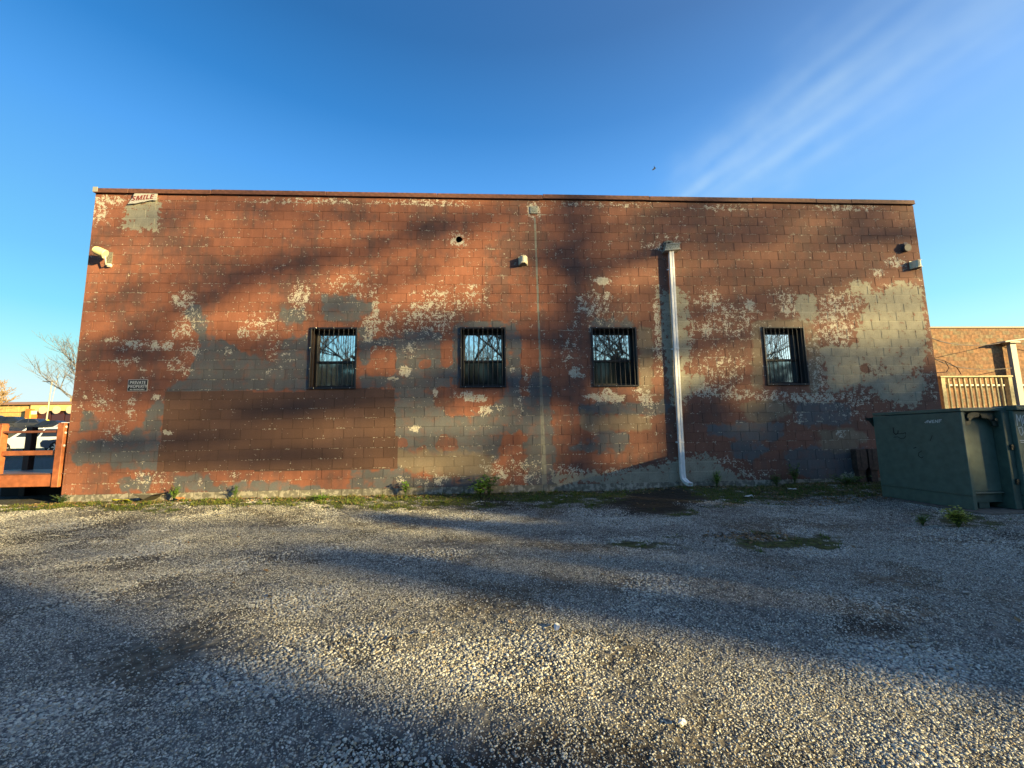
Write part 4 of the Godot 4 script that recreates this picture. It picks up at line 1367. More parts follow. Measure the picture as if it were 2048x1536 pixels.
	var cb := thing("cables", "dark sagging cables strung between the block building and the rear downspout", "cable", Vector3.ZERO)
	for q in [[Vector3(9.98, 3.55, -0.3), Vector3(18.0, 4.3, -6.5), Vector3(27.2, 5.75, -11.7)], [Vector3(28.2, 5.75, -11.7), Vector3(30.5, 5.3, -11.7), Vector3(33.0, 5.0, -11.7)], [Vector3(9.98, 3.1, -0.3), Vector3(18.0, 3.35, -6.5), Vector3(27.6, 4.4, -11.7)]]:
		var pts := []
		var rr := []
		for k in 9:
			var u := k / 8.0
			pts.append(q[0].lerp(q[1], u).lerp(q[1].lerp(q[2], u), u))
			rr.append(0.016)
		var cs := sst()
		tube(cs, pts, rr, 5)
		obj("cable", cs, mat(0.06, 0.04, 0.035, 0.7), cb)
	var loop := thing("loose_cable", "short loose cable drooping from the right edge of the block wall", "cable", Vector3.ZERO)
	var ls := sst()
	tube(ls, [Vector3(10.01, 2.85, -0.1), Vector3(10.35, 2.78, -0.1), Vector3(10.45, 2.62, -0.12), Vector3(10.35, 2.52, -0.1), Vector3(10.02, 2.5, -0.1)], [0.008, 0.008, 0.008, 0.008, 0.008], 5)
	tube(ls, [Vector3(10.35, 2.775, -0.1), Vector3(10.62, 2.62, -0.1), Vector3(10.72, 2.47, -0.12)], [0.008, 0.008, 0.008], 5)
	obj("cable", ls, mat(0.10, 0.06, 0.05, 0.7), loop)

# ---------------------------------------------------------------- left: deck, street, shops
func build_deck() -> void:
	var wd := worn(mat(0.46, 0.15, 0.06, 0.6), 1.2, 0.78, 81)
	var wd2 := worn(mat(0.20, 0.075, 0.045, 0.65), 1.2, 0.8, 82)
	var t := thing("wooden_deck", "red-brown wooden deck with square posts and two rails against the left end of the wall", "deck", Vector3.ZERO)
	for px in [-8.475, -9.62, -10.8]:
		var p := obj("post", slab(px, px + 0.125, 0.385, 1.60, -0.10, 0.025, 0.006), wd, t)
		var cs := sst()
		box(cs, Vector3(px + 0.0625, 1.565, -0.0375), Vector3(0.134, 0.012, 0.134), 0.002)
		box(cs, Vector3(px + 0.0625, 1.613, -0.0375), Vector3(0.118, 0.022, 0.118), 0.008)
		obj("post_cap", cs, wd, p)
	for k in 2:
		var x0: float = [-9.495, -10.675][k]
		var x1: float = [-8.477, -9.622][k]
		obj("top_rail", slab(x0, x1, 1.435, 1.478, -0.085, 0.005, 0.005), wd2, t)
		obj("lower_rail", slab(x0, x1, 1.0, 1.09, -0.06, -0.02, 0.004), wd, t)
	obj("fascia", slab(-10.8, -8.478, 0.40, 0.625, -0.04, 0.0, 0.004), wd, t)
	for k in 9:
		obj("floor_board", slab(-10.9, -8.30, 0.627, 0.652, -1.36 + k * 0.15, -1.36 + k * 0.15 + 0.144, 0.003), worn(mat(0.16, 0.085, 0.07, 0.55), 1.0, 0.8, 83), t)
	for px in [-10.37, -8.5]:
		obj("rear_post", slab(px, px + 0.13, -0.2, 1.60, -1.38, -1.25, 0.006), mat(0.05, 0.022, 0.016, 0.6), t)  # shade on these back posts is put into their near-black colour
	obj("added_dark_skirt", slab(-10.9, -8.3, -0.2, 0.62, -1.44, -1.40), mat(0.03, 0.02, 0.016, 0.8), t)  # board added to keep the gap under the deck dark
	obj("joist", slab(-10.9, -8.3, 0.42, 0.62, -0.7, -0.66), mat(0.05, 0.03, 0.02, 0.8), t)
	var kn := sst()
	for y in [1.545, 1.43, 1.18]:
		box(kn, Vector3(-8.335, y, 0.0), Vector3(0.035, 0.045, 0.03), 0.01)
	obj("bracket_bolt", kn, mat(0.6, 0.57, 0.5, 0.5), t)

func car(called: String, label: String, at: Vector3, turn: float, paint: Color, suv: bool) -> Node3D:
	var t := thing(called, label, "car", at, turn)
	var pm := mat(paint.r, paint.g, paint.b, 0.3, 0.0)
	pm.clearcoat_enabled = true
	pm.clearcoat = 0.8
	var h := 1.0 if suv else 0.85
	var top := 1.68 if suv else 1.43
	var prof := PackedVector2Array([Vector2(-2.25, 0.38), Vector2(-2.3, 0.62), Vector2(-2.2, h - 0.1), Vector2(-1.2, h), Vector2(2.1, h + 0.02), Vector2(2.28, h - 0.15), Vector2(2.3, 0.45), Vector2(2.2, 0.3)])
	for k in 7:
		var a := PI * k / 6.0
		prof.append(Vector2(1.36 + cos(a) * 0.38, 0.3 + sin(a) * 0.40))
	for k in 7:
		var a := PI * k / 6.0
		prof.append(Vector2(-1.4 + cos(a) * 0.38, 0.3 + sin(a) * 0.40))
	prof.append(Vector2(-1.9, 0.3))
	var st := sst()
	prism(st, prof, -0.88, 0.88)
	obj("body", st, pm, t)
	var cab := sst()
	var b0 := -1.25
	var b1 := 2.15 if suv else 1.75
	var t0 := -0.45
	var t1 := 1.85 if suv else 0.85
	var w0 := 0.82
	var w1 := 0.62
	var A := [Vector3(b0, h - 0.02, w0), Vector3(b1, h - 0.02, w0), Vector3(t1, top, w1), Vector3(t0, top, w1)]
	for s in [1.0, -1.0]:
		var q := []
		for p in A:
			q.append(Vector3(p.x, p.y, p.z * s))
		quad(cab, q[0], q[1], q[2], q[3], Vector3(0, 0.2, s))
	quad(cab, A[3], A[2], A[2] * Vector3(1, 1, -1), A[3] * Vector3(1, 1, -1), Vector3.UP)
	quad(cab, A[0], A[3], A[3] * Vector3(1, 1, -1), A[0] * Vector3(1, 1, -1), Vector3.LEFT)
	quad(cab, A[1], A[2], A[2] * Vector3(1, 1, -1), A[1] * Vector3(1, 1, -1), Vector3.RIGHT)
	obj("cabin", cab, pm, t)
	for s in [1.0, -1.0]:
		for half in 2:
			var u0: float = 0.08 if half == 0 else 0.54
			var u1: float = 0.50 if half == 0 else 0.92
			var g := sst()
			var q := []
			for p in [[u0, 0.12], [u1, 0.12], [u1, 0.88], [u0, 0.88]]:
				var lo: Vector3 = A[0].lerp(A[1], p[0])
				var hi: Vector3 = A[3].lerp(A[2], p[0])
				var v := lo.lerp(hi, p[1])
				q.append(Vector3(v.x, v.y, (v.z + 0.006) * s))
			quad(g, q[0], q[1], q[2], q[3], Vector3(0, 0.2, s))
			obj("side_window", g, M.car_glass, t)
	for e in 2:
		var g := sst()
		var lo0: Vector3 = A[0] if e == 0 else A[1]
		var hi0: Vector3 = A[3] if e == 0 else A[2]
		var off := Vector3(-0.006 if e == 0 else 0.006, 0.004, 0)
		var a := lo0.lerp(hi0, 0.12) * Vector3(1, 1, 0.9) + off
		var b := lo0.lerp(hi0, 0.9) * Vector3(1, 1, 0.9) + off
		quad(g, a, b, b * Vector3(1, 1, -1), a * Vector3(1, 1, -1), off)
		obj("windscreen" if e == 0 else "rear_window", g, M.car_glass, t)
	for wx in [-1.4, 1.36]:
		for s in [1.0, -1.0]:
			var ty := sst()
			tube(ty, [Vector3(wx, 0.34, s * 0.68), Vector3(wx, 0.34, s * 0.87)], [0.34, 0.34], 18)
			var tyre := obj("wheel", ty, M.rubber, t)
			var rm := sst()
			tube(rm, [Vector3(wx, 0.34, s * 0.86), Vector3(wx, 0.34, s * 0.878)], [0.07, 0.07], 10)
			for k in 6:
				var a := TAU * k / 6.0
				box(rm, Vector3(wx + cos(a) * 0.135, 0.34 + sin(a) * 0.135, s * 0.875), Vector3(0.2, 0.075, 0.015), 0.004, Basis.from_euler(Vector3(0, 0, a)))
			obj("rim", rm, M.chrome, tyre)
	for s in [0.66, -0.66]:
		obj("headlight", slab(-2.26, -2.17, 0.68, 0.8, s - 0.16, s + 0.16, 0.02), M.chrome, t)
		obj("tail_light", slab(2.22, 2.295, 0.7, 0.85, s - 0.15, s + 0.15, 0.02), mat(0.3, 0.02, 0.02, 0.3), t)
	return t

func build_street() -> void:
	var silver := Color(0.56, 0.60, 0.64)
	var y1 := gh(-32.2, -22.3)
	car("silver_suv", "silver sport utility car parked beyond the deck rails", Vector3(-31.4, y1 - 0.02, -22.6), 0.06, silver, true)
	var y2 := gh(-28.4, -19.9)
	car("dark_blue_car", "dark blue car parked beside the deck post in front of the silver one", Vector3(-25.5, y2 + 0.14, -19.9), 0.06, Color(0.012, 0.02, 0.06), false)
	# row of cars further up the lot
	var spots := [[-64.5, -49.0, "blue-grey car at the left end of the far parked row", Color(0.06, 0.1, 0.16)], [-61.6, -48.6, "black car in the far row under the tan wall", Color(0.01, 0.01, 0.012)], [-58.6, -48.3, "dark grey car in the far row left of the pillar", Color(0.04, 0.04, 0.045)], [-55.8, -48.0, "black sedan in the far row in front of the pillar", Color(0.012, 0.012, 0.014)], [-53.2, -47.6, "pale silver car in the far row beside the lamp post", Color(0.5, 0.52, 0.55)], [-50.6, -47.2, "white car in the far row beside the red-brown shop", Color(0.6, 0.6, 0.6)]]
	for s in spots:
		var c := car("parked_car", s[2], Vector3(s[0], gh(s[0], s[1]) - 0.35, s[1]), 0.1, s[3], false)
		c.set_meta("group", "cars parked in the far row")
	# shops
	var b := thing("shop_row", "low tan shopping row in the sun with a brown roof edge and dark shop fronts", "building", Vector3(0, 0, -70.5))
	var base := 4.9
	for k in 7:
		var x0 := -96.0 + k * 2.05
		obj("wall_panel", slab(x0, x0 + 2.0, base - 1.0, 6.72, -0.3, 0.0, 0.02), worn(mat(0.60, 0.42, 0.14, 0.8), 0.3, 0.85, 91), b)
		obj("wall_panel", slab(x0, x0 + 2.0, 6.82, 8.15, -0.3, 0.0, 0.02), M.tanwall, b)
	obj("band", slab(-96.0, -81.6, 6.73, 6.81, -0.3, 0.03), mat(0.30, 0.17, 0.06), b)
	obj("body", slab(-96.0, -66.0, base - 2.0, 8.2, -12.0, -0.34), mat(0.32, 0.2, 0.1), b)
	var rf := sst()
	quad(rf, Vector3(-96.5, 8.2, 0.6), Vector3(-66.0, 8.2, 0.6), Vector3(-66.0, 9.0, -4.0), Vector3(-96.5, 9.0, -4.0), Vector3(0, 1, 0.2))
	quad(rf, Vector3(-96.5, 8.2, 0.6), Vector3(-66.0, 8.2, 0.6), Vector3(-66.0, 8.1, 0.6), Vector3(-96.5, 8.1, 0.6), Vector3(0, 0, 1))
	quad(rf, Vector3(-96.5, 8.1, 0.6), Vector3(-66.0, 8.1, 0.6), Vector3(-66.0, 8.1, -0.3), Vector3(-96.5, 8.1, -0.3), Vector3.DOWN)
	obj("roof", rf, mat(0.33, 0.17, 0.10), b)
	obj("fascia", slab(-81.5, -66.0, 6.95, 8.09, -0.2, 0.35), mat(0.66, 0.48, 0.2), b)
	obj("pillar", slab(-81.7, -80.7, base - 1.5, 7.3, -0.2, 0.9), mat(0.50, 0.15, 0.03), b)
	for k in 6:
		var x0 := -80.4 + k * 2.3
		obj("shop_window", slab(x0, x0 + 2.1, base - 1.2, 6.9, -0.25, 0.0), mat(0.05, 0.018, 0.02, 0.3), b)
		var ar := sst()
		tube(ar, [Vector3(x0 + 1.05, 7.1, 0.36), Vector3(x0 + 1.05, 7.1, 0.42)], [0.7, 0.7], 16)
		obj("round_emblem", ar, mat(0.55, 0.45, 0.35), b)
	obj("upper_storey", slab(-79.6, -64.0, 8.6, 9.9, -7.0, -4.5), mat(0.50, 0.38, 0.2), b)
	for k in 5:
		obj("upper_window", slab(-79.2 + k * 2.6, -77.2 + k * 2.6, 8.8, 9.65, -4.49, -4.44), mat(0.06, 0.035, 0.025, 0.3), b)
	# posts, bollards, lamp
	var lp := thing("street_lamp", "tall thin lamp post with a flat head and a yellow base beyond the deck", "street lamp", Vector3(-62.5, gh(-62.5, -54.0), -54.0))
	var ls := sst()
	tube(ls, [Vector3(0, 0, 0), Vector3(0.15, 6.3, 0)], [0.09, 0.06], 8)
	obj("pole", ls, mat(0.45, 0.42, 0.3, 0.6), lp)
	var lh := sst()
	box(lh, Vector3(-0.3, 6.32, 0), Vector3(1.5, 0.12, 0.3), 0.03)
	obj("lamp_head", lh, mat(0.2, 0.22, 0.25), lp)
	var lb := sst()
	tube(lb, [Vector3(0, -0.4, 0), Vector3(0, 0.75, 0), Vector3(0, 0.85, 0)], [0.36, 0.36, 0.25], 12)
	obj("base", lb, mat(0.62, 0.52, 0.02, 0.6), lp)
	var yb := thing("yellow_bollard", "yellow concrete bollard with a small white sign left of the lamp post", "bollard", Vector3(-65.4, gh(-65.4, -54.0), -54.0))
	var ys := sst()
	tube(ys, [Vector3(0, -0.4, 0), Vector3(0, 0.75, 0), Vector3(0, 0.85, 0)], [0.36, 0.36, 0.25], 12)
	obj("concrete_base", ys, mat(0.62, 0.52, 0.02, 0.6), yb)
	obj("sign_post", slab(0.62, 0.72, -0.3, 1.9, -0.05, 0.05), mat(0.6, 0.5, 0.05), yb)
	obj("sign_plate", slab(0.75, 1.5, 1.4, 1.9, -0.02, 0.02), mat(0.7, 0.68, 0.62), yb)
	var mast := thing("radio_mast", "thin distant mast rising behind the shops", "mast", Vector3(-82.0, 5.0, -74.5))
	var ms := sst()
	tube(ms, [Vector3(-0.8, 0, 0), Vector3(0.3, 9.6, 0)], [0.09, 0.05], 6)
	obj("pole", ms, mat(0.3, 0.33, 0.38), mast)

# ---------------------------------------------------------------- trees
func branch(st: SurfaceTool, p: Vector3, d: Vector3, length: float, r: float, lv: int, rg: RandomNumberGenerator, up: float, r_min := 0.006) -> void:
	var pts := [p]
	var rr := [r]
	var seg := 3 if lv > 0 else 2
	var q := p
	var dd := d
	for i in seg:
		dd = (dd + Vector3(rg.randf_range(-0.22, 0.22), rg.randf_range(-0.12, 0.12) + up * 0.12, rg.randf_range(-0.22, 0.22))).normalized()
		q += dd * length / seg
		pts.append(q)
		rr.append(maxf(lerpf(r, r * 0.55, (i + 1.0) / seg), r_min))
	tube(st, pts, rr, 5 if lv > 1 else 3, false)
	if lv == 0:
		return
	var kids := 4 if lv > 1 else 5
	for k in kids:
		var u := rg.randf_range(0.3, 1.0)
		var f := u * seg
		var i0 := mini(int(f), seg - 1)
		var at: Vector3 = pts[i0].lerp(pts[i0 + 1], f - i0)
		var side := Vector3(rg.randf_range(-1, 1), rg.randf_range(-0.25, 0.8), rg.randf_range(-1, 1)).normalized()
		branch(st, at, (dd * 0.75 + side * 0.8).normalized(), length * rg.randf_range(0.5, 0.75), r * 0.5, lv - 1, rg, up, r_min)
	branch(st, q, dd, length * 0.7, r * 0.55, lv - 1, rg, up, r_min)

func bare_tree(label: String, at: Vector3, h: float, r: float, seed_: int, m: Material, lv := 4, group := "", low := 0.28, r_min := 0.006) -> Node3D:
	var t := thing("bare_tree", label, "tree", at, 0.0, group)
	var rg := RandomNumberGenerator.new()
	rg.seed = seed_
	var tk := sst()
	var pts := [Vector3(0, -0.5, 0)]
	var rr := [r * 1.25]
	for i in 6:
		pts.append(Vector3(rg.randf_range(-0.12, 0.12) * i * 0.3, h * 0.8 * (i + 1) / 6.0, rg.randf_range(-0.12, 0.12) * i * 0.3))
		rr.append(r * (1.0 - 0.14 * (i + 1)))
	tube(tk, pts, rr, 9, false)
	obj("trunk", tk, m, t)
	var br := sst()
	for k in 9:
		var u := low + (0.97 - low) * (k + rg.randf()) / 9.0
		var f := u * 6.0
		var i0 := mini(int(f), 5)
		var p: Vector3 = pts[i0].lerp(pts[i0 + 1], f - i0)
		var a := k * 2.4 + rg.randf() * 0.6
		branch(br, p, Vector3(cos(a), rg.randf_range(0.35, 0.9), sin(a)).normalized(), h * 0.30 * (1.2 - u * 0.5), r * (0.55 - 0.3 * u), lv - 1, rg, 0.5, r_min)
	obj("crown", br, m, t)
	return t

func build_trees() -> void:
	var bark := worn(mat(0.075, 0.062, 0.05, 0.9), 1.5, 0.6, 95)
	# beyond the left corner, in view
	var grey := mat(0.16, 0.15, 0.15, 0.9)
	bare_tree("bare grey tree whose twigs reach out from behind the left wall end", Vector3(-37.6, gh(-37.6, -32.8), -32.8), 9.5, 0.2, 4, grey, 4, "", 0.3, 0.008)
	var tan_ := mat(0.36, 0.24, 0.11, 0.9)
	bare_tree("low bare brown tree at the far left above the tan wall", Vector3(-72.5, 3.6, -55.0), 6.4, 0.22, 8, tan_, 4, "", 0.2, 0.03)
	bare_tree("bare pale tree behind the low brown one at the far left", Vector3(-79.0, 4.6, -58.5), 6.6, 0.2, 18, tan_, 4, "", 0.2, 0.03)
	# behind the camera: seen in the window panes and throwing the shadows
	var grp := "bare trees across the lot that shade the wall"
	var k := 0
	for p in [[-15.0, 24.0, 12.0], [-8.0, 19.0, 11.0], [-3.0, 25.0, 13.5], [1.5, 17.5, 11.5], [6.0, 26.0, 14.0], [10.0, 19.0, 11.0], [16.0, 24.0, 13.0], [21.5, 27.5, 12.5], [25.0, 28.0, 14.0]]:
		bare_tree("tall bare tree across the lot, mirrored in the window panes", Vector3(p[0], 0, p[1]), p[2], 0.24, 40 + k, bark, 4, grp, 0.2, 0.012)
		k += 1
	# shading trees: heavy limbs along the lines that the dark bands on the wall follow
	var s := SUN
	var su := s / s.z
	var trunks := [[2.1, 72.0], [19.0, 70.0], [-21.0, 73.0]]
	var nodes := []
	var limbs := []
	var twigs := []
	for tr in trunks:
		var base: Vector3 = Vector3(tr[0], 0, 0) + HD * tr[1]
		base.y = 0
		nodes.append(base)
		limbs.append(sst())
		twigs.append(sst())
	var rg := RandomNumberGenerator.new()
	rg.seed = 2024
	var sun := SUN.normalized()
	for q in SHADE + GSHADE:
		var w: float = q[0]
		var t: float = q[1]
		var pts := []
		if q in GSHADE:
			for i in range(2, q.size(), 2):
				pts.append(Vector3(q[i], 0, q[i + 1]) + sun * t)
		else:
			for i in range(2, q.size(), 2):
				pts.append(Vector3(q[i], q[i + 1], 0) + sun * t)
		var mid: Vector3 = pts[pts.size() / 2]
		var best := 0
		for i in 3:
			var d0: Vector3 = nodes[best] - mid
			var d1: Vector3 = nodes[i] - mid
			if Vector2(d1.x, d1.z).length() < Vector2(d0.x, d0.z).length():
				best = i
		var nb: Vector3 = nodes[best]
		if (pts[0] - nb).length() < (pts[-1] - nb).length():
			pts.reverse()
		var join: Vector3 = pts[-1]
		pts.append(Vector3(nb.x, maxf(join.y - 0.3 + (5.0 if best == 2 else 0.0), 2.0), nb.z))
		var rr := []
		for i in pts.size():
			rr.append(w * lerpf(0.55, 1.0, float(i) / (pts.size() - 1)) * (0.7 if i == pts.size() - 1 else 1.0))
		if q in GSHADE:
			var last: Vector3 = pts[-1]
			pts.insert(pts.size() - 1, join + (last - join).normalized() * 0.5)
			rr.insert(rr.size() - 1, 0.04)
			rr[-1] = 0.05
		tube(limbs[best], pts, rr, 7, false)
		for i in pts.size() - 2:
			var a: Vector3 = pts[i]
			var b: Vector3 = pts[i + 1]
			var n := int((b - a).length() * 2.2) + 1
			for j in n:
				var p := a.lerp(b, rg.randf())
				var dd := ((a - b).normalized() * 0.8 + Vector3(rg.randf_range(-1, 1), rg.randf_range(-0.5, 1.0), rg.randf_range(-1, 1)) * 0.7).normalized()
				branch(twigs[best], p, dd, rg.randf_range(0.6, 1.3), 0.03, 1, rg, 0.3, 0.008)
	for i in 3:
		var t := thing("shade_tree", ["big bare tree across the lot whose trunk shades the middle of the wall", "big bare tree across the lot shading the right end of the wall", "big bare tree across the lot left of the others"][i], "tree", nodes[i])
		var tk := sst()
		tube(tk, [Vector3(0, -0.5, 0), Vector3(0.05, 3, 0), Vector3(-0.05, 9, 0), Vector3(0.1, 18, 0.1), Vector3(0.1, 25, 0.1)], [0.42, 0.33, 0.28, 0.26, 0.16], 10)
		obj("trunk", tk, bark, t)
		var l := obj("limbs", limbs[i], bark, t)
		l.position = -nodes[i]
		var w := obj("twigs", twigs[i], bark, t)
		w.position = -nodes[i]
		w.set_meta("kind", "stuff")
	# unseen evergreens added across the sun to shade the lot and wall foot
	var ev := thing("added_evergreen", "unseen column-shaped dark tree added across the lot to shade ground and wall foot", "tree", Vector3.ZERO, 0.0, "unseen evergreens added to shade the lot")
	var tk2 := sst()
	tube(tk2, [Vector3(0, -0.5, 0), Vector3(0, 0.95, 0)], [0.08, 0.02], 6)
	obj("trunk", tk2, bark, ev)
	var cr := sst()
	rg.seed = 3
	for i in 1500:
		var y := pow(rg.randf(), 0.85)
		var rad := 0.075 * sqrt(maxf(0.0, 1.0 - pow(absf(y - 0.3) / 0.72, 2.0))) + 0.006
		var a := rg.randf() * TAU
		var q := Vector3(cos(a), 0, sin(a)) * rad * sqrt(rg.randf_range(0.25, 1.0)) + Vector3(0, y * 0.98 + 0.02, 0)
		var d := Vector3(rg.randf_range(-1, 1), rg.randf_range(0.2, 1), rg.randf_range(-1, 1)).normalized() * 0.022
		var e := d.cross(Vector3(rg.randf_range(-1, 1), rg.randf_range(-1, 1), rg.randf_range(-1, 1))).normalized() * 0.012
		quad(cr, q - d - e, q - d + e, q + d + e, q + d - e, Vector3(cos(a), 0.3, sin(a)))
	obj("crown", cr, mat(0.03, 0.05, 0.018, 0.8), ev)
	var first := true
	var put_at := []
	var qq := -4.4
	while qq < 6.0:
		var topy := 0.0
		if qq > 1.5:
			topy = 0.35 + 0.75 * absf(sin(qq * 2.3))
		elif qq > 0.35:
			topy = -0.95
		elif qq > -1.8:
			topy = -0.15 + 0.45 * absf(sin(qq * 1.7 + 0.5))
		else:
			topy = -0.25
		put_at.append([qq + 0.12 * sin(qq * 7.0), 58.0 + 2.0 * sin(qq * 3.0), 12.68 + topy])
		qq += 0.92 if qq < -3.4 else 0.66
	qq = -6.38
	while qq > -12.0:
		put_at.append([qq, 66.0, 15.2 + 0.9 * absf(sin(qq * 3.0))])
		qq -= 0.6
	for v in put_at:
		var at: Vector3 = HD * v[1] + PD * v[0]
		var o: Node3D = ev
		if not first:
			o = copy_of(ev, at, v[0] * 3.0)
		o.position = at
		o.scale = Vector3(9.0, v[2], 9.0)
		first = false
	# dark thicket behind the lot, mirrored in the lower panes
	var far_m := mat(0.035, 0.04, 0.022, 0.9)
	var th := thing("hedge", "long dark hedge behind the lot, mirrored in the lower panes", "hedge", Vector3(0, 0, 40))
	var hs := sst()
	rg.seed = 66
	for i in 16000:
		var p := Vector3(rg.randf_range(-45, 60), 0, rg.randf_range(-1.2, 1.2))
		p.y = rg.randf() * (8.4 + hn.get_noise_2d(p.x * 8.0, 3.0) * 5.0)
		var d := Vector3(rg.randf_range(-1, 1), rg.randf_range(-1, 1), rg.randf_range(-0.5, 0.5)).normalized() * 0.3
		var e := d.cross(Vector3(rg.randf_range(-0.4, 0.4), rg.randf_range(-0.4, 0.4), 1)).normalized() * 0.2
		quad(hs, p - d - e, p - d + e, p + d + e, p + d - e, Vector3(0, 0.3, -1))
	obj("foliage", hs, far_m, th)

# ---------------------------------------------------------------- small plants and litter
func weed(label: String, at: Vector3, h: float, w: float, n: int, leaf: float, col: Color, seed_: int) -> void:
	h *= 1.3
	w *= 1.25
	n = int(n * 1.5)
	leaf *= 1.15
	var t := thing("weed", label, "weed", Vector3(at.x, gh(at.x, at.z), at.z))
	var rg := RandomNumberGenerator.new()
	rg.seed = seed_
	var st := sst()
	var lf := sst()
	for i in n:
		var a := rg.randf() * TAU
		var top := Vector3(cos(a) * w * rg.randf_range(0.15, 1.0), h * rg.randf_range(0.45, 1.0), sin(a) * w * rg.randf_range(0.15, 1.0))
		var mid := Vector3(top.x * 0.35, top.y * 0.6, top.z * 0.35)
		tube(st, [Vector3(0, -0.01, 0), mid, top], [0.004, 0.003, 0.002], 4, false)
		for k in 6:
			var u := rg.randf_range(0.3, 1.05)
			var p := mid.lerp(top, clampf(u * 1.6 - 0.6, 0, 1)) if u > 0.4 else Vector3.ZERO.lerp(mid, u / 0.4)
			var b := rg.randf() * TAU
			var d := Vector3(cos(b), rg.randf_range(-0.2, 0.7), sin(b)).normalized() * leaf * rg.randf_range(0.6, 1.2)
			var s := d.cross(Vector3.UP).normalized() * leaf * 0.36
			var droop := Vector3(0, -leaf * 0.25, 0)
			tri(lf, p, p + d * 0.5 + s, p + d * 0.55, Vector3.UP)
			tri(lf, p, p + d * 0.55, p + d * 0.5 - s, Vector3.UP)
			tri(lf, p + d * 0.5 + s, p + d + droop, p + d * 0.55, Vector3.UP)
			tri(lf, p + d * 0.55, p + d + droop, p + d * 0.5 - s, Vector3.UP)
	obj("stems", st, mat(0.06, 0.09, 0.02, 0.7), t)
	var m := mat(col.r, col.g, col.b, 0.55)
	m.backlight_enabled = true
	m.backlight = Color(0.35, 0.4, 0.1)
	obj("leaves", lf, m, t)

func scrap(label: String, at: Vector3, w: float, d: float, h: float, col: Color, seed_: int, called := "plastic_scrap", cat := "litter") -> void:
	var t := thing(called, label, cat, Vector3(at.x, gh(at.x, at.z) + 0.012, at.z), seed_ * 0.7)
	var rg := RandomNumberGenerator.new()
	rg.seed = seed_
	var st := sst()
	var n := 9
	var ring := []
	for k in n:
		var a := TAU * k / n
		ring.append(Vector3(cos(a) * w * rg.randf_range(0.6, 1.1), rg.randf_range(0.0, h), sin(a) * d * rg.randf_range(0.6, 1.1)))
	for k in n:
		var c := Vector3(0, h * 0.7, 0)
		tri(st, c, ring[k], ring[(k + 1) % n], Vector3.UP)
		tri(st, c - Vector3(0, 0.003, 0), ring[k] - Vector3(0, 0.003, 0), ring[(k + 1) % n] - Vector3(0, 0.003, 0), Vector3.DOWN)
	obj("sheet", st, mat(col.r, col.g, col.b, 0.6), t)

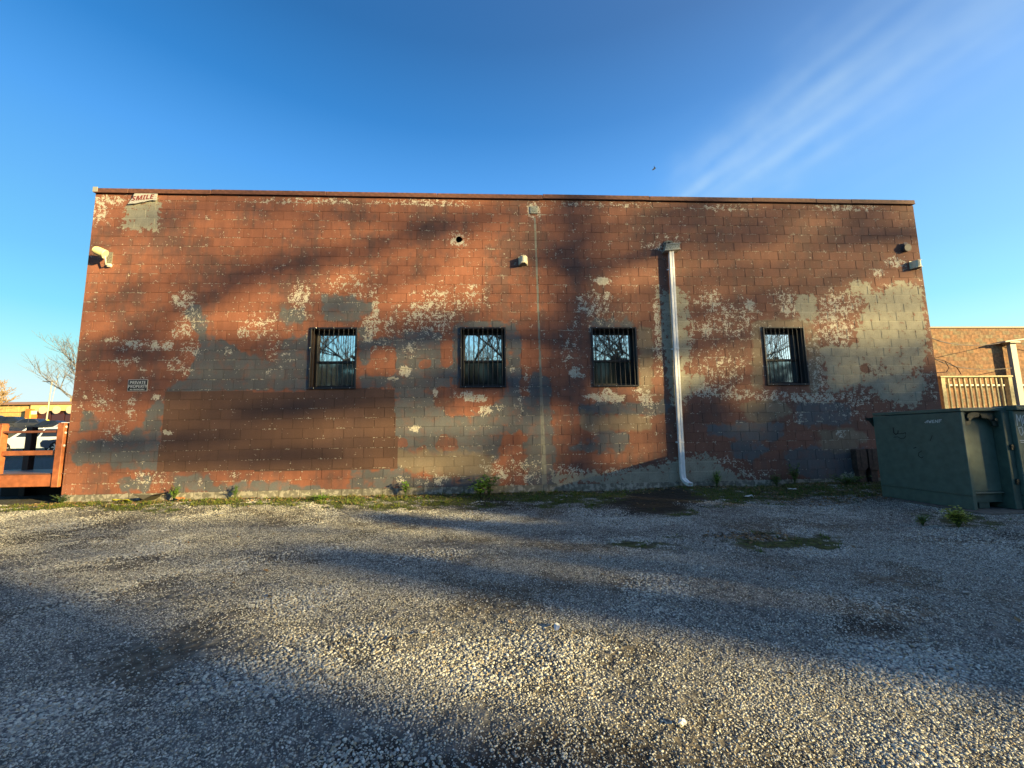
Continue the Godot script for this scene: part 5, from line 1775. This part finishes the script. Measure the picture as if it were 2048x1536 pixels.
func build_small() -> void:
	var g1 := Color(0.14, 0.27, 0.025)
	var g2 := Color(0.06, 0.13, 0.022)
	var g3 := Color(0.30, 0.33, 0.05)
	weed("bright leafy weed with broad leaves below the second window", Vector3(-0.2, 0, 0.62), 0.30, 0.17, 16, 0.085, g1, 1)
	weed("darker leafy weed close behind the bright one below the second window", Vector3(-0.02, 0, 0.22), 0.34, 0.2, 15, 0.08, g2, 2)
	weed("small leafy weed against the pale wall foot left of the bright weed", Vector3(-1.68, 0, 0.14), 0.24, 0.08, 10, 0.055, g1, 3)
	weed("feathery pale weed by the dark bag near the left wall foot", Vector3(-6.1, 0, 0.12), 0.22, 0.11, 26, 0.03, g1, 4)
	weed("thin upright weed between the feathery weed and the brown painted panel's middle", Vector3(-4.97, 0, 0.1), 0.2, 0.06, 14, 0.035, g2, 5)
	weed("bushy upright weed just right of the downspout foot", Vector3(4.70, 0, 0.1), 0.26, 0.1, 18, 0.04, g1, 6)
	weed("tall dark weed at the wall foot below the fourth window", Vector3(6.3, 0, 0.22), 0.34, 0.12, 18, 0.05, g2, 7)
	weed("low dark weed left of the tall one below the fourth window", Vector3(5.95, 0, 0.16), 0.2, 0.12, 12, 0.05, g2, 8)
	weed("spreading low weeds in front of the brown conduit covers", Vector3(7.25, 0, 0.42), 0.16, 0.36, 34, 0.04, g2, 9)
	weed("yellow-green bush growing at the near corner of the green cabinet's pad", Vector3(5.80, 0, 3.68), 0.20, 0.15, 26, 0.05, g3, 10)
	weed("small dark weed left of the yellow-green bush by the cabinet", Vector3(5.52, 0, 3.5), 0.10, 0.1, 12, 0.035, g2, 11)
	weed("dark green weed at the left corner of the wall beside the deck", Vector3(-8.15, 0, 0.12), 0.13, 0.14, 16, 0.04, Color(0.02, 0.06, 0.035), 12)
	weed("low grass-like weed on the moss below the brown painted panel", Vector3(-3.2, 0, 0.45), 0.1, 0.3, 30, 0.03, g1, 13)
	# litter
	var wh := Color(0.68, 0.68, 0.66)
	scrap("flattened white scrap in the middle of the gravel", Vector3(-0.42, 0, 5.95), 0.028, 0.022, 0.02, wh, 1)
	scrap("crumpled clear-white wrapper on the gravel right of the middle scrap", Vector3(0.42, 0, 5.92), 0.055, 0.028, 0.025, wh, 2)
	scrap("white flat stone-like scrap nearest the bottom of the picture", Vector3(0.805, 0, 6.86), 0.017, 0.024, 0.015, wh, 3)
	scrap("white tissue lying at the edge of the moss right of the downspout", Vector3(4.7, 0, 1.18), 0.08, 0.05, 0.06, wh, 4)
	scrap("thin white strip on the gravel far left", Vector3(-5.68, 0, 2.65), 0.12, 0.03, 0.02, Color(0.6, 0.55, 0.42), 5)
	scrap("small white scrap on the gravel left of the thin strip's end", Vector3(-4.5, 0, 2.5), 0.05, 0.025, 0.02, wh, 6)
	scrap("crumpled white wrapper on the moss edge left of the first window", Vector3(-4.38, 0, 1.5), 0.09, 0.04, 0.03, wh, 7)
	scrap("white paper scrap in the dead leaves by the right wall foot", Vector3(5.85, 0, 0.75), 0.09, 0.05, 0.03, wh, 8)
	scrap("yellow-green crumpled bag at the left wall foot", Vector3(-6.98, 0, 0.22), 0.17, 0.08, 0.08, Color(0.42, 0.40, 0.03), 9, "yellow_bag")
	scrap("dark crumpled sheet lying behind the yellow-green bag", Vector3(-6.5, 0, 0.12), 0.3, 0.1, 0.16, Color(0.03, 0.028, 0.02), 10, "dark_sheet")
	scrap("large curled orange-brown leaf at the foot of the feathery weed", Vector3(-5.93, 0, 0.2), 0.12, 0.06, 0.08, Color(0.34, 0.15, 0.06), 11, "curled_leaf", "leaf")
	rng.seed = 8
	for k in 9:
		var x: float = [-6.9, -2.6, -1.1, 1.3, 1.9, 2.4, 5.1, 3.6, -7.6][k]
		var z: float = [1.1, 1.3, 2.6, 1.0, 4.9, 3.0, 2.9, 5.6, 1.9][k]
		scrap(["pale pebble-sized scrap in front of the yellow bag", "pale crumb on the gravel under the first window", "pale crumb on the gravel between the first two windows", "pale crumb on the moss by the joint line", "pale crumb on the shaded gravel right of the wrapper", "pale crumb on the gravel left of the wet patch", "pale crumb on the gravel left of the cabinet", "pale crumb on the shaded gravel nearer the bottom right", "pale crumb on the gravel in front of the deck"][k], Vector3(x, 0, z), rng.randf_range(0.02, 0.035), 0.02, 0.015, Color(0.5, 0.48, 0.42), 20 + k)
	# bird
	var bd := thing("bird", "tiny dark bird flying high above the roof", "bird", Vector3(20.29, 33.29, -37.72))
	var bs := sst()
	var ax := Vector3(0.8, 0.5, 0.1)
	tube(bs, [-ax * 0.28, -ax * 0.1, ax * 0.15, ax * 0.3], [0.02, 0.09, 0.08, 0.02], 8)
	tri(bs, Vector3(0, 0, 0), Vector3(-0.2, 0.12, 0.5), Vector3(0.16, 0.06, 0.05), Vector3.UP)
	tri(bs, Vector3(0, 0, 0), Vector3(-0.2, 0.12, -0.5), Vector3(0.16, 0.06, -0.05), Vector3.UP)
	obj("body", bs, mat(0.02, 0.025, 0.04), bd)

# ---------------------------------------------------------------- sky
func sky_image() -> Image:
	var w := 1024
	var h := 512
	var im := Image.create(w, h, false, Image.FORMAT_RGBF)
	# elevation in degrees, then the colour as it looks on screen
	var tab := [[0.0, 0.93, 1.0, 1.0], [5.0, 0.87, 0.99, 1.0], [9.0, 0.70, 0.985, 1.0], [13.0, 0.545, 0.895, 1.0], [18.0, 0.465, 0.80, 1.0], [24.0, 0.405, 0.725, 0.985], [31.0, 0.315, 0.645, 0.955], [38.0, 0.18, 0.525, 0.83], [46.0, 0.10, 0.425, 0.70], [60.0, 0.07, 0.36, 0.62], [90.0, 0.06, 0.31, 0.55]]
	var cols := []
	for e in tab:
		cols.append(Color(e[1], e[2], e[3]).srgb_to_linear())
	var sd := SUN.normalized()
	var wn := FastNoiseLite.new()
	wn.seed = 4
	wn.frequency = 1.0
	wn.fractal_octaves = 5
	var A := Vector3(0.405, 0.455, -0.79).normalized()
	var B := Vector3(0.672, 0.583, -0.456).normalized()
	var nrm := A.cross(B).normalized()
	var along := (B - A * A.dot(B)).normalized()
	for j in h:
		var el := 90.0 - 180.0 * (j + 0.5) / h
		for i in w:
			if el < 0.0:
				im.set_pixel(i, j, Color(0.12, 0.12, 0.11))
				continue
			var k := 0
			while k < tab.size() - 2 and tab[k + 1][0] < el:
				k += 1
			var u: float = clampf((el - tab[k][0]) / (tab[k + 1][0] - tab[k][0]), 0, 1)
			var c: Color = cols[k].lerp(cols[k + 1], u)
			var az := TAU * (i + 0.5) / w
			var ce := cos(deg_to_rad(el))
			var d := Vector3(sin(az) * ce, sin(deg_to_rad(el)), -cos(az) * ce)
			var ang := rad_to_deg(acos(clampf(d.dot(sd), -1, 1)))
			var glow := 1.3 * exp(-ang * ang / 260.0) + 1.2 * exp(-ang / 28.0)  # glow around the sun, strengthened to lift the shaded wall and ground
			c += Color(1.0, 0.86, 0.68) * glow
			# one thin streak of high cloud
			var s := atan2(d.dot(along), d.dot(A))
			if s > -0.12 and s < 0.9 and d.dot(A) > 0.2:
				var off := asin(clampf(d.dot(nrm), -1, 1))
				var wd := 0.06 + 0.15 * clampf(s, 0, 1)
				var warp := wn.get_noise_3d(d.x * 5.0, d.y * 5.0, d.z * 5.0) * 0.05
				var e2 := (off + warp) / wd
				var body := exp(-e2 * e2 * 1.3) * smoothstep(-0.12, 0.03, s) * (1.0 - 0.62 * smoothstep(0.05, 0.6, s))
				var tex := 0.75 + 0.7 * wn.get_noise_3d(off * 34.0 + 3.0, s * 3.2, 1.0) + 0.25 * wn.get_noise_3d(d.x * 16.0, d.y * 16.0, d.z * 16.0)
				var a := clampf(body * tex, 0, 1) * 0.34
				c = c.lerp(Color(0.72, 0.92, 1.0), a)
			im.set_pixel(i, j, Color(c.r / EXPO, c.g / EXPO, c.b / EXPO))
	return im

func _ready() -> void:
	var cam := Camera3D.new()
	cam.name = "camera"
	cam.fov = 84.99
	cam.near = 0.05
	cam.far = 2000.0
	cam.position = EYE
	cam.rotation = Vector3(0.1237091, -0.0547421, -0.0153545)
	add_child(cam)
	cam.current = true
	var env := Environment.new()
	env.background_mode = Environment.BG_SKY
	var sky := Sky.new()
	var pm := PanoramaSkyMaterial.new()
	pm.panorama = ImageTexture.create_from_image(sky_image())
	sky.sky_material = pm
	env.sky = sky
	env.tonemap_mode = Environment.TONE_MAPPER_LINEAR
	env.tonemap_exposure = EXPO
	env.sdfgi_enabled = true
	env.ssao_enabled = true
	env.ssil_enabled = true
	var we := WorldEnvironment.new()
	we.name = "environment"
	we.environment = env
	add_child(we)
	var sun := DirectionalLight3D.new()
	sun.name = "sun"
	sun.light_energy = 1.6
	sun.light_color = Color(1.0, 0.885, 0.61)
	sun.light_angular_distance = 0.5
	sun.shadow_enabled = true
	add_child(sun)
	sun.look_at_from_position(SUN * 10.0, Vector3.ZERO)

	hn.seed = 11
	hn.frequency = 0.05
	hn.fractal_octaves = 3
	cn.seed = 23
	cn.frequency = 0.05
	cn.fractal_octaves = 3
	M.black = mat(0.006, 0.006, 0.008, 0.5)
	M.iron = mat(0.022, 0.022, 0.028, 0.5, 0.2)
	M.bar = mat(0.018, 0.017, 0.02, 0.6)
	M.bolt = mat(0.55, 0.55, 0.55, 0.3, 0.8)
	M.reveal = mat(0.02, 0.02, 0.024, 0.7)
	M.reveal_wood = worn(mat(0.055, 0.028, 0.018, 0.75), 2.0, 0.5, 17)
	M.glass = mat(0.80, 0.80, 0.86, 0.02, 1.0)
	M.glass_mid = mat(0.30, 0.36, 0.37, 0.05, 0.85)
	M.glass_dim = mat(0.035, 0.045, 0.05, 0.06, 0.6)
	M.car_glass = mat(0.015, 0.018, 0.02, 0.08)
	M.rubber = mat(0.012, 0.012, 0.013, 0.8)
	M.chrome = mat(0.6, 0.6, 0.6, 0.25, 0.8)
	M.tanwall = worn(mat(0.64, 0.45, 0.16, 0.8), 0.3, 0.85, 92)

	build_ground()
	build_building()
	build_wall_things()
	build_cabinet()
	build_right()
	build_deck()
	build_street()
	build_trees()
	build_gravel()
	build_green()
	build_small()
	print("done ", Time.get_ticks_msec(), " ms")
